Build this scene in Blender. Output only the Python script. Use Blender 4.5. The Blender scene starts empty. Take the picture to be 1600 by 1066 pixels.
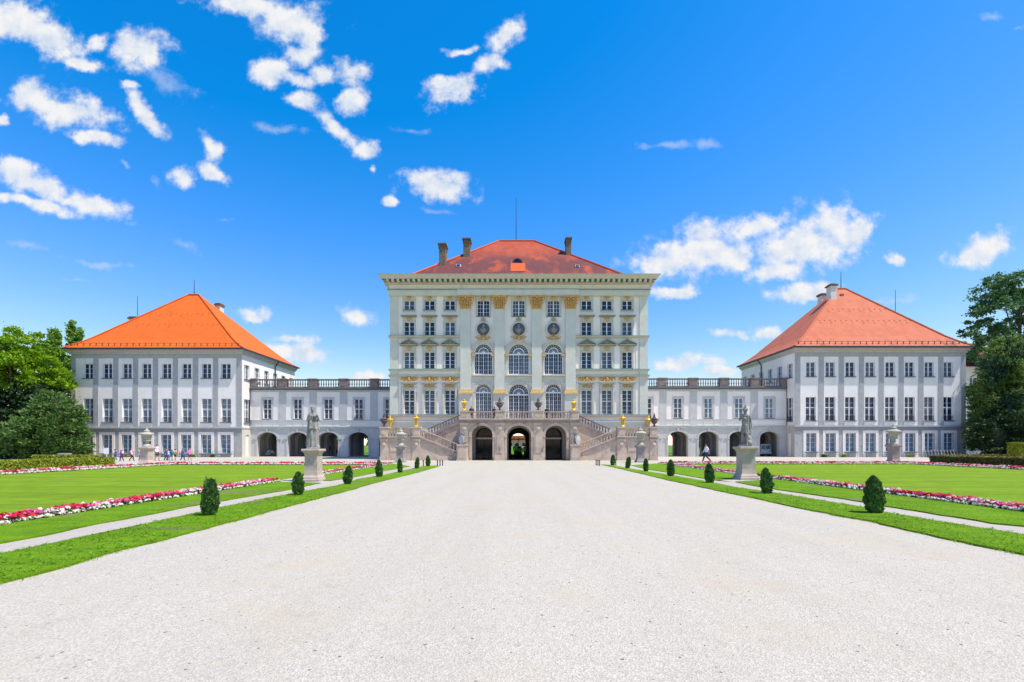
import bpy, bmesh, math, random
import numpy as np
from mathutils import Vector, Matrix
random.seed(7); RNG = np.random.default_rng(7)
PI = math.pi
scene = bpy.context.scene
COL = scene.collection
# ------------------------------------------------------------------ survey helpers
F, CX, HY, H = 750.0, 808.0, 695.0, 1.65      # focal length, axis and horizon of the survey, eye height
def wx(px, d): return (px - CX) * d / F
def wz(py, d): return H + (HY - py) * d / F
def gp(px, py):
    d = F * H / (py - HY); return ((px - CX) * d / F, d)
AX = 0.17                                       # axis of the palace
def mir(x): return 2 * AX - x

# ------------------------------------------------------------------ materials
def nd(nt, typ, **kw):
    n = nt.nodes.new(typ)
    for k, v in kw.items():
        if k == 'op': n.operation = v
        else: setattr(n, k, v)
    return n
def mathn(nt, op, a, b=None, c=None, clamp=False):
    n = nt.nodes.new('ShaderNodeMath'); n.operation = op; n.use_clamp = clamp
    for i, v in enumerate((a, b, c)):
        if v is None: continue
        if isinstance(v, (int, float)): n.inputs[i].default_value = v
        else: nt.links.new(v, n.inputs[i])
    return n.outputs[0]
def mixc(nt, fac, a, b):
    n = nt.nodes.new('ShaderNodeMix'); n.data_type = 'RGBA'
    for i, v in ((0, fac), (6, a), (7, b)):
        if isinstance(v, (int, float)): n.inputs[i].default_value = v
        elif isinstance(v, tuple): n.inputs[i].default_value = (*v[:3], 1)
        else: nt.links.new(v, n.inputs[i])
    return n.outputs[2]
def noise(nt, vec, scale, detail=4, rough=.55):
    n = nt.nodes.new('ShaderNodeTexNoise'); n.inputs['Scale'].default_value = scale
    n.inputs['Detail'].default_value = detail; n.inputs['Roughness'].default_value = rough
    if vec is not None: nt.links.new(vec, n.inputs['Vector'])
    return n.outputs[0]
def ramp(nt, fac, lo, hi):
    n = nt.nodes.new('ShaderNodeMapRange'); n.interpolation_type = 'SMOOTHSTEP'
    n.inputs[1].default_value = lo; n.inputs[2].default_value = hi
    nt.links.new(fac, n.inputs[0]); return n.outputs[0]
def newmat(name):
    m = bpy.data.materials.new(name); m.use_nodes = True
    nt = m.node_tree; b = nt.nodes['Principled BSDF']
    return m, nt, b
def objvec(nt, scale=(1, 1, 1)):
    tc = nt.nodes.new('ShaderNodeTexCoord'); mp = nt.nodes.new('ShaderNodeMapping')
    mp.inputs['Scale'].default_value = scale
    nt.links.new(tc.outputs['Object'], mp.inputs[0]); return mp.outputs[0]
def mat(name, c1, c2=None, scale=3, rough=.85, bump=0, bscale=30, stain=None, metallic=0, spec=.3):
    """plaster, stone, metal: two tones by noise, optional stains (colour, scale, stretch, threshold), optional bump"""
    m, nt, b = newmat(name)
    b.inputs['Roughness'].default_value = rough; b.inputs['Metallic'].default_value = metallic
    b.inputs['Specular IOR Level'].default_value = spec
    v = objvec(nt)
    col = c1
    if c2: col = mixc(nt, ramp(nt, noise(nt, v, scale, 6, .6), .3, .7), c1, c2)
    if stain:
        sc, ss, st, th = stain
        sv = objvec(nt, st)
        f = ramp(nt, noise(nt, sv, ss, 8, .65), th, th + .18)
        col = mixc(nt, f, col, sc)
    if isinstance(col, tuple): b.inputs['Base Color'].default_value = (*col, 1)
    else: nt.links.new(col, b.inputs['Base Color'])
    if bump:
        bn = nt.nodes.new('ShaderNodeBump'); bn.inputs['Strength'].default_value = bump; bn.inputs['Distance'].default_value = .03
        nt.links.new(noise(nt, v, bscale, 5, .6), bn.inputs['Height']); nt.links.new(bn.outputs[0], b.inputs['Normal'])
    return m
def leafmat(name, cols, trans=.25, rough=.6, big=None):
    """leaves: every leaf its own tone; a share of light passes through"""
    cols = [tuple(x*.86 for x in c) for c in cols]
    m, nt, b = newmat(name)
    g = nt.nodes.new('ShaderNodeNewGeometry')
    cr = nt.nodes.new('ShaderNodeValToRGB'); e = cr.color_ramp.elements
    e[0].color = (*cols[0], 1); e[1].color = (*cols[-1], 1)
    for i, c in enumerate(cols[1:-1]):
        x = e.new((i + 1) / (len(cols) - 1)); x.color = (*c, 1)
    nt.links.new(g.outputs['Random Per Island'], cr.inputs[0])
    col = cr.outputs[0]
    if big:
        v = objvec(nt); col = mixc(nt, ramp(nt, noise(nt, v, big[1], 3), .42, .62), col, big[0])
    nt.links.new(col, b.inputs['Base Color']); b.inputs['Roughness'].default_value = rough
    b.inputs['Specular IOR Level'].default_value = .25
    tr = nt.nodes.new('ShaderNodeBsdfTranslucent'); nt.links.new(col, tr.inputs[0])
    mx = nt.nodes.new('ShaderNodeMixShader'); mx.inputs[0].default_value = trans
    nt.links.new(b.outputs[0], mx.inputs[1]); nt.links.new(tr.outputs[0], mx.inputs[2])
    nt.links.new(mx.outputs[0], nt.nodes['Material Output'].inputs[0])
    return m
M = {}
M['white'] = mat('white_plaster', (.88, .81, .78), (.80, .735, .71), .6, .9, .25, 12, ((.55, .52, .50), 1.2, (1, 1, .18), .60))
M['whiteside'] = mat('white_render', (.85, .81, .79), (.77, .735, .72), .5, .9, .25, 12, ((.52, .50, .50), .9, (1, 1, .16), .595))
M['stripgrey'] = mat('grey_painted_plaster', (.35, .355, .365), (.42, .42, .425), 2, .9, .6, 14, ((.25, .25, .26), 1.5, (1, 1, .25), .57))
M['roughgrey'] = mat('rough_grey_render', (.36, .36, .36), (.46, .45, .44), 3, .95, 1.0, 9, ((.20, .20, .20), 2.2, (1, 1, .5), .56))
M['bandgrey'] = mat('mid_grey_band', (.27, .275, .285), (.33, .33, .34), 2, .9, .6, 12)
M['pinkgrey'] = mat('pink_grey_render', (.47, .42, .41), (.54, .49, .47), 2, .9, .5, 12)
M['pavtrim'] = mat('pale_grey_plaster_trim', (.50, .50, .49), (.43, .43, .43), 1.5, .9, .2, 14, ((.38, .38, .38), 1.5, (.5, 1, 1), .63))
M['winggrey'] = mat('light_grey_plaster', (.47, .475, .48), (.54, .54, .54), 1.5, .9, .4, 14, ((.32, .32, .33), 1.2, (1, 1, .3), .62))
M['soffit'] = mat('brown_shade_soffit', (.20, .16, .11), (.26, .21, .15), 3, .9)  # shade in the gaps between modillions, put into a dark soffit colour
M['greygreen'] = mat('grey_green_marbled_plaster', (.575, .58, .525), (.65, .645, .59), 1.3, .85, .3, 16, ((.36, .39, .37), 2.2, (1, 1, .45), .63))
M['hood'] = mat('dark_green_grey_hood_mould', (.25, .275, .24), (.33, .345, .30), 2, .85, .2, 20)
M['palegold'] = mat('pale_gilded_stone', (.80, .56, .26), (.70, .47, .18), 4, .5, .2, 20, None, .1, .5)
M['moulding'] = mat('pale_stone_moulding', (.535, .52, .465), (.595, .575, .515), 2, .85, .2, 20, ((.40, .42, .38), 2, (.6, 1, 1), .66))
M['copper'] = mat('green_copper_flashing', (.20, .31, .26), (.30, .42, .36), 2.5, .7, .1, 20)
M['gold'] = mat('gilded_stucco', (.72, .44, .16), (.52, .30, .095), 6, .45, .3, 20, None, .25, .5)
M['brightgold'] = mat('bright_gilding', (.95, .58, .05), (.80, .42, .02), 8, .3, .1, 20, None, .45, .5)
M['sand'] = mat('weathered_sandstone', (.47, .365, .30), (.60, .485, .395), 1.2, .9, .7, 10, ((.20, .155, .14), 1.3, (1, 1, .35), .55))
M['sanddark'] = mat('dark_weathered_sandstone', (.25, .20, .20), (.36, .29, .28), 2.2, .9, .5, 16, ((.14, .115, .12), 2, (1, 1, .6), .62))
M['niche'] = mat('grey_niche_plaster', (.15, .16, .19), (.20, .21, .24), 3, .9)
M['urnstone'] = mat('blackened_stone', (.085, .06, .06), (.15, .10, .095), 4, .8, .4, 20)
M['marble'] = mat('weathered_marble', (.34, .32, .305), (.20, .19, .19), 4, .75, .6, 16, ((.11, .105, .11), 3.5, (1, 1, .35), .54))
M['pedestal'] = mat('pink_grey_stone', (.40, .33, .28), (.49, .41, .36), 3, .85, .5, 18, ((.30, .25, .26), 3, (1, 1, .5), .60))
M['redped'] = mat('dark_reddish_pedestal_stone', (.26, .19, .18), (.36, .27, .26), 3, .85, .5, 18, ((.13, .11, .115), 3, (1, 1, .5), .58))
M['darkped'] = mat('dark_grey_pedestal_stone', (.24, .215, .22), (.33, .29, .28), 3, .85, .5, 18, ((.15, .13, .14), 3, (1, 1, .5), .6))
M['vase'] = mat('pale_vase_stone', (.42, .395, .32), (.34, .325, .28), 4, .85, .5, 18, ((.27, .26, .26), 3, (1, 1, .6), .62))
M['frame'] = mat('white_window_paint', (.80, .81, .84), None, 1, .5)
M['sill'] = mat('dark_zinc_sill', (.12, .16, .18), None, 1, .5)
M['black'] = mat('black_iron', (.025, .03, .04), (.05, .05, .06), 6, .5)
M['chim'] = mat('grey_brown_chimney_render', (.13, .09, .07), (.23, .18, .145), 5, .9, .4, 14)
M['chimcap'] = mat('dark_chimney_cap', (.12, .07, .055), (.2, .11, .08), 6, .9)
M['chimwhite'] = mat('pale_chimney_render', (.74, .70, .68), (.62, .57, .55), 3, .9)
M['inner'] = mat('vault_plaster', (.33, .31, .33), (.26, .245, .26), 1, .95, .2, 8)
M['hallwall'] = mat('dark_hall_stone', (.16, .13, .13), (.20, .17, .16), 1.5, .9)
M['balus'] = mat('lichen_dark_balustrade_stone', (.165, .125, .125), (.26, .205, .195), 2.5, .9, .5, 14, ((.40, .34, .30), 1.6, (1, 1, 1), .64))
M['wood'] = mat('dark_door_wood', (.06, .04, .04), (.09, .065, .06), 6, .5)

def glass(name, c, rough=.06, c2=None):
    m, nt, b = newmat(name)
    b.inputs['Roughness'].default_value = rough; b.inputs['IOR'].default_value = 1.45
    if name == 'door_glass': b.inputs['Specular IOR Level'].default_value = .22
    oi = nt.nodes.new('ShaderNodeObjectInfo')
    v = objvec(nt)
    ad = nt.nodes.new('ShaderNodeVectorMath'); ad.operation = 'ADD'
    cb = nt.nodes.new('ShaderNodeCombineXYZ'); nt.links.new(mathn(nt, 'MULTIPLY', oi.outputs['Random'], 40.), cb.inputs[0])
    nt.links.new(v, ad.inputs[0]); nt.links.new(cb.outputs[0], ad.inputs[1])
    col = mixc(nt, ramp(nt, noise(nt, ad.outputs[0], 1.6, 2), .40, .62), c, c2 or tuple(x * 1.7 for x in c))
    oddw = ramp(nt, mathn(nt, 'FRACT', mathn(nt, 'MULTIPLY', oi.outputs['Random'], 7.31)), .66, .70)       # some rooms have pale curtains drawn
    cur = ramp(nt, noise(nt, objvec(nt, (9, 9, .6)), 1.0, 3), .35, .65)
    col = mixc(nt, mathn(nt, 'MULTIPLY', oddw, mathn(nt, 'MULTIPLY', mathn(nt, 'ADD', cur, .35), .34)), col, (.22, .26, .33))
    nt.links.new(col, b.inputs['Base Color'])
    bn = nt.nodes.new('ShaderNodeBump'); bn.inputs['Strength'].default_value = .06
    nt.links.new(noise(nt, ad.outputs[0], 2.5, 2), bn.inputs['Height']); nt.links.new(bn.outputs[0], b.inputs['Normal'])
    return m
M['glassnavy'] = glass('dark_window_glass', (.004, .013, .05), .06, (.010, .03, .10))
M['glasscurt'] = glass('curtained_window_glass', (.10, .14, .19), .1, (.17, .21, .26))
M['glassblue'] = glass('blinded_window_glass', (.07, .13, .20), .1, (.12, .20, .28))
M['glassarch'] = glass('arched_window_glass', (.006, .016, .055), .06, (.025, .05, .12))
M['glassdoor'] = glass('door_glass', (.006, .012, .03), .05, (.012, .02, .045))

def tilemat(name, c1, c2, stain, sscale, th, rows=.33, zr=None):
    c1, c2, stain = (tuple(x*.84 for x in c) for c in (c1, c2, stain))
    m, nt, b = newmat(name)
    b.inputs['Roughness'].default_value = .8; b.inputs['Specular IOR Level'].default_value = .2
    v = objvec(nt)
    col = mixc(nt, ramp(nt, noise(nt, v, .9, 6, .6), .3, .7), c1, c2)
    f = ramp(nt, noise(nt, objvec(nt, (1, .35, .35)), sscale, 8, .66), th, th + .16)
    if zr:                                      # lichen grows on the lower, damper part of the slope
        sz = nt.nodes.new('ShaderNodeSeparateXYZ'); nt.links.new(v, sz.inputs[0])
        f = mathn(nt, 'MULTIPLY', f, mathn(nt, 'SUBTRACT', 1.0, ramp(nt, mathn(nt, 'ADD', sz.outputs[2], mathn(nt, 'MULTIPLY', noise(nt, v, .4, 4), 3.0)), zr[0]+(4.5 if zr[0] > 18 else 2.4), zr[1]+(0 if zr[0] > 18 else 2.2))))
    col = mixc(nt, f, col, stain)
    if zr and zr[0] > 18:
        col = mixc(nt, mathn(nt, 'MULTIPLY', ramp(nt, noise(nt, objvec(nt, (1.9, .22, .22)), 1.0, 6, .6), .50, .70), mathn(nt, 'MULTIPLY', f, .75)), col, (.10, .04, .045))
        col = mixc(nt, mathn(nt, 'MULTIPLY', ramp(nt, noise(nt, objvec(nt, (.5, .2, .2)), 1.3, 5, .6), .54, .74), .5), col, (.48, .09, .03))
    # courses of plain tiles: fine rows
    sep = nt.nodes.new('ShaderNodeSeparateXYZ'); nt.links.new(v, sep.inputs[0])
    w = mathn(nt, 'FRACT', mathn(nt, 'DIVIDE', sep.outputs[2], rows))
    br = noise(nt, objvec(nt, (5, 5, 3)), 1.0, 2)
    dk = mathn(nt, 'MULTIPLY', ramp(nt, w, .0, .25), .14)
    dk = mathn(nt, 'ADD', mathn(nt, 'ADD', dk, .70), mathn(nt, 'MULTIPLY', br, .34))
    mul = nt.nodes.new('ShaderNodeMix'); mul.data_type = 'RGBA'; mul.blend_type = 'MULTIPLY'; mul.inputs[0].default_value = 1
    nt.links.new(col, mul.inputs[6]); cc = nt.nodes.new('ShaderNodeCombineColor')
    for i in range(3): nt.links.new(dk, cc.inputs[i])
    nt.links.new(cc.outputs[0], mul.inputs[7])
    nt.links.new(mul.outputs[2], b.inputs['Base Color'])
    bn = nt.nodes.new('ShaderNodeBump'); bn.inputs['Strength'].default_value = .35; bn.inputs['Distance'].default_value = .05
    nt.links.new(w, bn.inputs['Height']); nt.links.new(bn.outputs[0], b.inputs['Normal'])
    return m
M['rooforange'] = tilemat('bright_orange_roof_tiles', (.78, .15, .022), (.70, .13, .02), (.50, .11, .03), 1.2, .62)
M['roofpink'] = tilemat('faded_pink_red_roof_tiles', (.66, .195, .11), (.58, .165, .09), (.22, .075, .075), 1.0, .50, .33, (12.6, 16.6))
M['roofold'] = tilemat('mottled_old_roof_tiles', (.46, .095, .048), (.36, .065, .033), (.16, .05, .05), .62, .34, .33, (20.8, 29.6))
M['roofpatch'] = tilemat('new_orange_roof_tiles', (.60, .115, .03), (.62, .11, .03), (.5, .09, .03), 1.2, .7)

# ground covers
def gravelmat(name, a, b_, dark, warm):
    a, b_, dark, warm = (tuple(x*k for x, k in zip(c, (.885, .845, .765))) for c in (a, b_, dark, warm))
    m, nt, b = newmat(name)
    b.inputs['Roughness'].default_value = .95; b.inputs['Specular IOR Level'].default_value = .15
    v = objvec(nt)
    vo = nt.nodes.new('ShaderNodeTexVoronoi'); vo.inputs['Scale'].default_value = 70; nt.links.new(v, vo.inputs['Vector'])
    sepc = nt.nodes.new('ShaderNodeSeparateColor'); nt.links.new(vo.outputs['Color'], sepc.inputs[0])
    col = mixc(nt, sepc.outputs[0], a, b_)
    vo2 = nt.nodes.new('ShaderNodeTexVoronoi'); vo2.inputs['Scale'].default_value = 21; nt.links.new(v, vo2.inputs['Vector'])
    s2 = nt.nodes.new('ShaderNodeSeparateColor'); nt.links.new(vo2.outputs['Color'], s2.inputs[0])
    col = mixc(nt, mathn(nt, 'MULTIPLY', ramp(nt, s2.outputs[0], .972, .995), ramp(nt, mathn(nt, 'SUBTRACT', .55, vo2.outputs['Distance']), .15, .3)), col, dark)
    col = mixc(nt, mathn(nt, 'MULTIPLY', ramp(nt, s2.outputs[1], .80, 1.0), .15), col, (.62, .62, .62))
    col = mixc(nt, mathn(nt, 'MULTIPLY', ramp(nt, noise(nt, v, .55, 7, .62), .46, .72), .8), col, warm)
    col = mixc(nt, mathn(nt, 'MULTIPLY', ramp(nt, noise(nt, v, 3.1, 5, .6), .55, .75), .35), col, tuple(x * .72 for x in warm))
    tr_ = ramp(nt, noise(nt, objvec(nt, (1.1, .07, 1)), 1.0, 5, .6), .40, .68)      # lines worn by feet and wheels along the avenue
    col = mixc(nt, mathn(nt, 'MULTIPLY', tr_, .14), col, tuple(x*.82 for x in a))
    vo3 = nt.nodes.new('ShaderNodeTexVoronoi'); vo3.inputs['Scale'].default_value = 120; nt.links.new(v, vo3.inputs['Vector'])
    s3 = nt.nodes.new('ShaderNodeSeparateColor'); nt.links.new(vo3.outputs['Color'], s3.inputs[0])
    col = mixc(nt, mathn(nt, 'MULTIPLY', ramp(nt, s3.outputs[0], .6, 1.0), .35), col, tuple(x*.66 for x in a))
    nt.links.new(col, b.inputs['Base Color'])
    bn = nt.nodes.new('ShaderNodeBump'); bn.inputs['Strength'].default_value = .55; bn.inputs['Distance'].default_value = .012
    nt.links.new(vo.outputs['Distance'], bn.inputs['Height']); nt.links.new(bn.outputs[0], b.inputs['Normal'])
    return m
M['gravel'] = gravelmat('pale_gravel', (.40, .385, .365), (.585, .555, .52), (.17, .15, .14), (.51, .455, .385))
M['pathgravel'] = gravelmat('pinkish_path_gravel', (.38, .355, .35), (.56, .52, .50), (.15, .12, .12), (.48, .43, .41))
def lawnmat(name, a, b_, dry, stripes=0., dth=.615):
    a, b_, dry = (tuple(x*.86 for x in c) for c in (a, b_, dry))
    m, nt, b = newmat(name)
    b.inputs['Roughness'].default_value = .9; b.inputs['Specular IOR Level'].default_value = .1
    v = objvec(nt)
    col = mixc(nt, ramp(nt, noise(nt, v, 9, 6, .7), .3, .7), a, b_)
    col = mixc(nt, ramp(nt, noise(nt, v, 1.2, 5, .6), .4, .72), col, tuple(x * .78 for x in a))
    col = mixc(nt, mathn(nt, 'MULTIPLY', ramp(nt, noise(nt, v, 26, 4, .7), .5, .75), .5), col, tuple(x * .5 for x in a))
    if stripes:
        sep = nt.nodes.new('ShaderNodeSeparateXYZ'); nt.links.new(v, sep.inputs[0])
        wob = mathn(nt, 'MULTIPLY', noise(nt, objvec(nt, (.07, .6, 1)), 1.5, 5), 7.0)
        s = mathn(nt, 'SINE', mathn(nt, 'ADD', mathn(nt, 'MULTIPLY', sep.outputs[1], 2.3), wob))
        col = mixc(nt, mathn(nt, 'MULTIPLY', ramp(nt, s, -.3, .8), stripes), col, tuple(x * .66 for x in a))
    f = ramp(nt, noise(nt, objvec(nt, (.16, .55, 1)), 1.1, 6, .62), dth, dth+.08)
    st_ = ramp(nt, noise(nt, objvec(nt, (.22, 1.9, 1)), 1.4, 6, .65), .38, .66)
    col = mixc(nt, mathn(nt, 'MULTIPLY', st_, .62), col, (a[0]*.62, a[1]*.68, a[2]))
    col = mixc(nt, mathn(nt, 'MULTIPLY', ramp(nt, noise(nt, objvec(nt, (.3, 1.2, 1)), 2.3, 5, .6), .55, .75), .45), col, (b_[0]*1.35, b_[1]*1.08, b_[2]*1.5))
    col = mixc(nt, mathn(nt, 'MULTIPLY', f, .8), col, dry)
    nt.links.new(col, b.inputs['Base Color'])
    bn = nt.nodes.new('ShaderNodeBump'); bn.inputs['Strength'].default_value = .8; bn.inputs['Distance'].default_value = .03
    nt.links.new(noise(nt, v, 60, 4, .7), bn.inputs['Height']); nt.links.new(bn.outputs[0], b.inputs['Normal'])
    return m
M['lawn'] = lawnmat('mown_lawn', (.205, .335, .012), (.25, .38, .018), (.20, .17, .075), .42)
M['verge'] = lawnmat('verge_turf', (.15, .30, .006), (.20, .36, .01), (.22, .19, .10), 0., .555)
M['field'] = lawnmat('park_grass', (.12, .25, .02), (.16, .30, .03), (.2, .2, .06))
M['soil'] = mat('dark_bed_soil', (.045, .03, .02), (.07, .05, .035), 8, .95, .6, 30)

# ------------------------------------------------------------------ mesh builder
OLOC = {}
class MB:
    def __init__(s): s.v = []; s.f = []; s.mi = []; s.cur = 0; s.sm = []; s.smooth = False
    def add(s, vs, fs):
        o = len(s.v); s.v += [tuple(p) for p in vs]
        for f in fs: s.f.append([i + o for i in f]); s.mi.append(s.cur); s.sm.append(s.smooth)
    def box(s, x0, x1, y0, y1, z0, z1):
        x0, x1 = min(x0, x1), max(x0, x1); y0, y1 = min(y0, y1), max(y0, y1)
        s.add([(x0,y0,z0),(x1,y0,z0),(x1,y1,z0),(x0,y1,z0),(x0,y0,z1),(x1,y0,z1),(x1,y1,z1),(x0,y1,z1)],
              [(3,2,1,0),(4,5,6,7),(0,1,5,4),(1,2,6,5),(2,3,7,6),(3,0,4,7)])
    def frustum(s, cx, cy, z0, z1, a0, b0, a1, b1):
        s.add([(cx-a0,cy-b0,z0),(cx+a0,cy-b0,z0),(cx+a0,cy+b0,z0),(cx-a0,cy+b0,z0),
               (cx-a1,cy-b1,z1),(cx+a1,cy-b1,z1),(cx+a1,cy+b1,z1),(cx-a1,cy+b1,z1)],
              [(3,2,1,0),(4,5,6,7),(0,1,5,4),(1,2,6,5),(2,3,7,6),(3,0,4,7)])
    def sqloft(s, cx, cy, prof):            # square plan profile [(half, z)...]
        vs, fs = [], []
        for a, z in prof: vs += [(cx-a,cy-a,z),(cx+a,cy-a,z),(cx+a,cy+a,z),(cx-a,cy+a,z)]
        for k in range(len(prof) - 1):
            for i in range(4):
                j = (i + 1) % 4; fs.append((4*k+i, 4*k+j, 4*k+4+j, 4*k+4+i))
        n = 4 * (len(prof) - 1); fs += [(3,2,1,0), (n, n+1, n+2, n+3)]
        s.add(vs, fs)
    def prism(s, poly, y0, y1):             # polygon in x,z pushed along y
        n = len(poly)
        s.add([(x, y0, z) for x, z in poly] + [(x, y1, z) for x, z in poly],
              [tuple(range(n)), tuple(range(2*n-1, n-1, -1))] + [(i, i+n, (i+1) % n + n, (i+1) % n) for i in range(n)])
    def lathe(s, prof, cx, cy, z0=0, n=14, sx=1, sy=1):
        vs, fs = [], []
        for r, z in prof:
            for i in range(n):
                a = 2*PI*i/n; vs.append((cx + r*sx*math.cos(a), cy + r*sy*math.sin(a), z0 + z))
        for k in range(len(prof) - 1):
            for i in range(n):
                j = (i+1) % n; fs.append((k*n+i, k*n+j, (k+1)*n+j, (k+1)*n+i))
        fs.append(tuple(range(n-1, -1, -1))); fs.append(tuple((len(prof)-1)*n + i for i in range(n)))
        s.add(vs, fs)
    def bar(s, p, q, w, t=None):            # box between two points
        p, q = Vector(p), Vector(q); d = q - p
        if d.length < 1e-6: return
        up = Vector((0, 1, 0)) if abs(d.normalized().y) < .9 else Vector((1, 0, 0))
        a = d.cross(up).normalized() * w / 2; b = a.cross(d).normalized() * (t or w) / 2
        s.add([p-a-b, p+a-b, p+a+b, p-a+b, q-a-b, q+a-b, q+a+b, q-a+b],
              [(3,2,1,0),(4,5,6,7),(0,1,5,4),(1,2,6,5),(2,3,7,6),(3,0,4,7)])
    def tube(s, pts, rad, n=8):
        pts = [Vector(p) for p in pts]; vs, fs = [], []
        if not hasattr(rad, '__len__'): rad = [rad] * len(pts)
        for k, p in enumerate(pts):
            d = (pts[min(k+1, len(pts)-1)] - pts[max(k-1, 0)]).normalized()
            u = d.cross(Vector((0, 1, 0)) if abs(d.y) < .9 else Vector((1, 0, 0))).normalized(); w = d.cross(u)
            for i in range(n):
                a = 2*PI*i/n; vs.append(p + (u*math.cos(a) + w*math.sin(a)) * rad[k])
        for k in range(len(pts) - 1):
            for i in range(n):
                j = (i+1) % n; fs.append((k*n+i, k*n+j, (k+1)*n+j, (k+1)*n+i))
        fs.append(tuple(range(n-1, -1, -1))); fs.append(tuple((len(pts)-1)*n + i for i in range(n)))
        s.add(vs, fs)
    def ell(s, c, r, n=8, m=5, rot=0):
        prof = [(math.sin(PI*k/m), -math.cos(PI*k/m)) for k in range(m+1)]
        vs, fs = [], []; cr, sr = math.cos(rot), math.sin(rot)
        for a, z in prof:
            for i in range(n):
                t = 2*PI*i/n; x, y, zz = r[0]*a*math.cos(t), r[1]*a*math.sin(t), r[2]*z
                vs.append((c[0] + x*cr - zz*sr, c[1] + y, c[2] + x*sr + zz*cr))
        for k in range(m):
            for i in range(n):
                j = (i+1) % n; fs.append((k*n+i, k*n+j, (k+1)*n+j, (k+1)*n+i))
        s.add(vs, fs)
    def arcband(s, cx, cz, r0, r1, y0, y1, a0=0, a1=PI, n=20, e=1.0):   # e: rise / half width
        vs, fs = [], []
        for i in range(n+1):
            a = a0 + (a1-a0)*i/n; c, q = math.cos(a), math.sin(a)
            ee = e
            for r in (r0, r1):
                for y in (y0, y1): vs.append((cx + r*c, y, cz + (r*q*ee if e == 1 else (r0*e + (r - r0)) * q)))
        for i in range(n):
            o = 4*i
            fs += [(o, o+2, o+6, o+4), (o+1, o+5, o+7, o+3), (o+2, o+3, o+7, o+6), (o, o+4, o+5, o+1)]
        fs += [(0, 1, 3, 2), (4*n, 4*n+2, 4*n+3, 4*n+1)]
        s.add(vs, fs)
    def xform(s, mtx, start=0):
        for i in range(start, len(s.v)): s.v[i] = tuple(mtx @ Vector(s.v[i]))
    def mesh(s, name, mats, off=(0, 0, 0)):
        me = bpy.data.meshes.new(name)
        me.from_pydata([(x-off[0], y-off[1], z-off[2]) for x, y, z in s.v], [], s.f)
        if not isinstance(mats, (list, tuple)): mats = [mats]
        for m in mats: me.materials.append(m)
        if len(mats) > 1: me.polygons.foreach_set('material_index', s.mi)
        me.polygons.foreach_set('use_smooth', s.sm); me.update()
        return me
    def build(s, name, mats, parent=None):
        o = bpy.data.objects.new(name, s.mesh(name, mats, OLOC.get(parent.name, (0, 0, 0)) if parent else (0, 0, 0)))
        COL.objects.link(o)
        if parent: o.parent = parent; OLOC[o.name] = OLOC[parent.name]
        else: OLOC[o.name] = (0, 0, 0)
        return o
def tag(o, label=None, cat=None, group=None, kind=None):
    if label: o['label'] = label
    if cat: o['category'] = cat
    if group: o['group'] = group
    if kind: o['kind'] = kind
    return o
def empty(name, loc, label, cat, group=None):
    o = bpy.data.objects.new(name, None); COL.objects.link(o); o.location = loc; o.empty_display_size = .3
    OLOC[o.name] = tuple(loc)
    return tag(o, label, cat, group)
def link(name, me, parent, loc=(0, 0, 0), rz=0):
    o = bpy.data.objects.new(name, me); COL.objects.link(o); o.parent = parent; o.location = loc; o.rotation_euler = (0, 0, rz)
    return o
def copy_tree(o, parent=None):
    c = o.copy(); COL.objects.link(c); c.parent = parent; OLOC[c.name] = OLOC.get(o.name, (0, 0, 0))
    for ch in list(o.children): copy_tree(ch, c)
    return c

def wall_holes(mb, a0, a1, z0, z1, holes, depth, xf):
    """wall sheet in (a, z) with openings (a0, a1, z0, z1, rise); xf(a, d, z) gives the point, d into the wall"""
    xs = sorted({a0, a1} | {h[0] for h in holes} | {h[1] for h in holes})
    zs = sorted({z0, z1} | {max(h[2], z0) for h in holes} | {h[3] for h in holes})
    for i in range(len(xs)-1):
        for k in range(len(zs)-1):
            mx, mz = (xs[i]+xs[i+1])/2, (zs[k]+zs[k+1])/2
            if any(h[0] < mx < h[1] and h[2] < mz < h[3] for h in holes): continue
            mb.add([xf(xs[i],0,zs[k]), xf(xs[i+1],0,zs[k]), xf(xs[i+1],0,zs[k+1]), xf(xs[i],0,zs[k+1])], [(0,1,2,3)])
    for h in holes:
        b0, b1, c0, c1 = h[:4]; rise = h[4] if len(h) > 4 else 0; c0 = max(c0, z0)
        cz = c1 - rise; cx = (b0+b1)/2; r = (b1-b0)/2
        path = [(b0, c0), (b0, cz)]
        if rise:
            N = 20; arc = [(cx - r*math.cos(PI*i/N), cz + rise*math.sin(PI*i/N)) for i in range(N+1)]
            path = [(b0, c0)] + arc + [(b1, c0)]
            for i in range(N):
                cor = (b0, c1) if i < N/2 else (b1, c1)
                mb.add([xf(cor[0],0,cor[1]), xf(arc[i][0],0,arc[i][1]), xf(arc[i+1][0],0,arc[i+1][1])], [(0,1,2)])
        else: path = [(b0, c0), (b0, c1), (b1, c1), (b1, c0)]
        path = path + [path[0]]
        for p, q in zip(path[:-1], path[1:]):
            mb.add([xf(p[0],0,p[1]), xf(q[0],0,q[1]), xf(q[0],depth,q[1]), xf(p[0],depth,p[1])], [(0,1,2,3)])
def front(y): return lambda a, d, z: (a, y + d, z)

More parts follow.
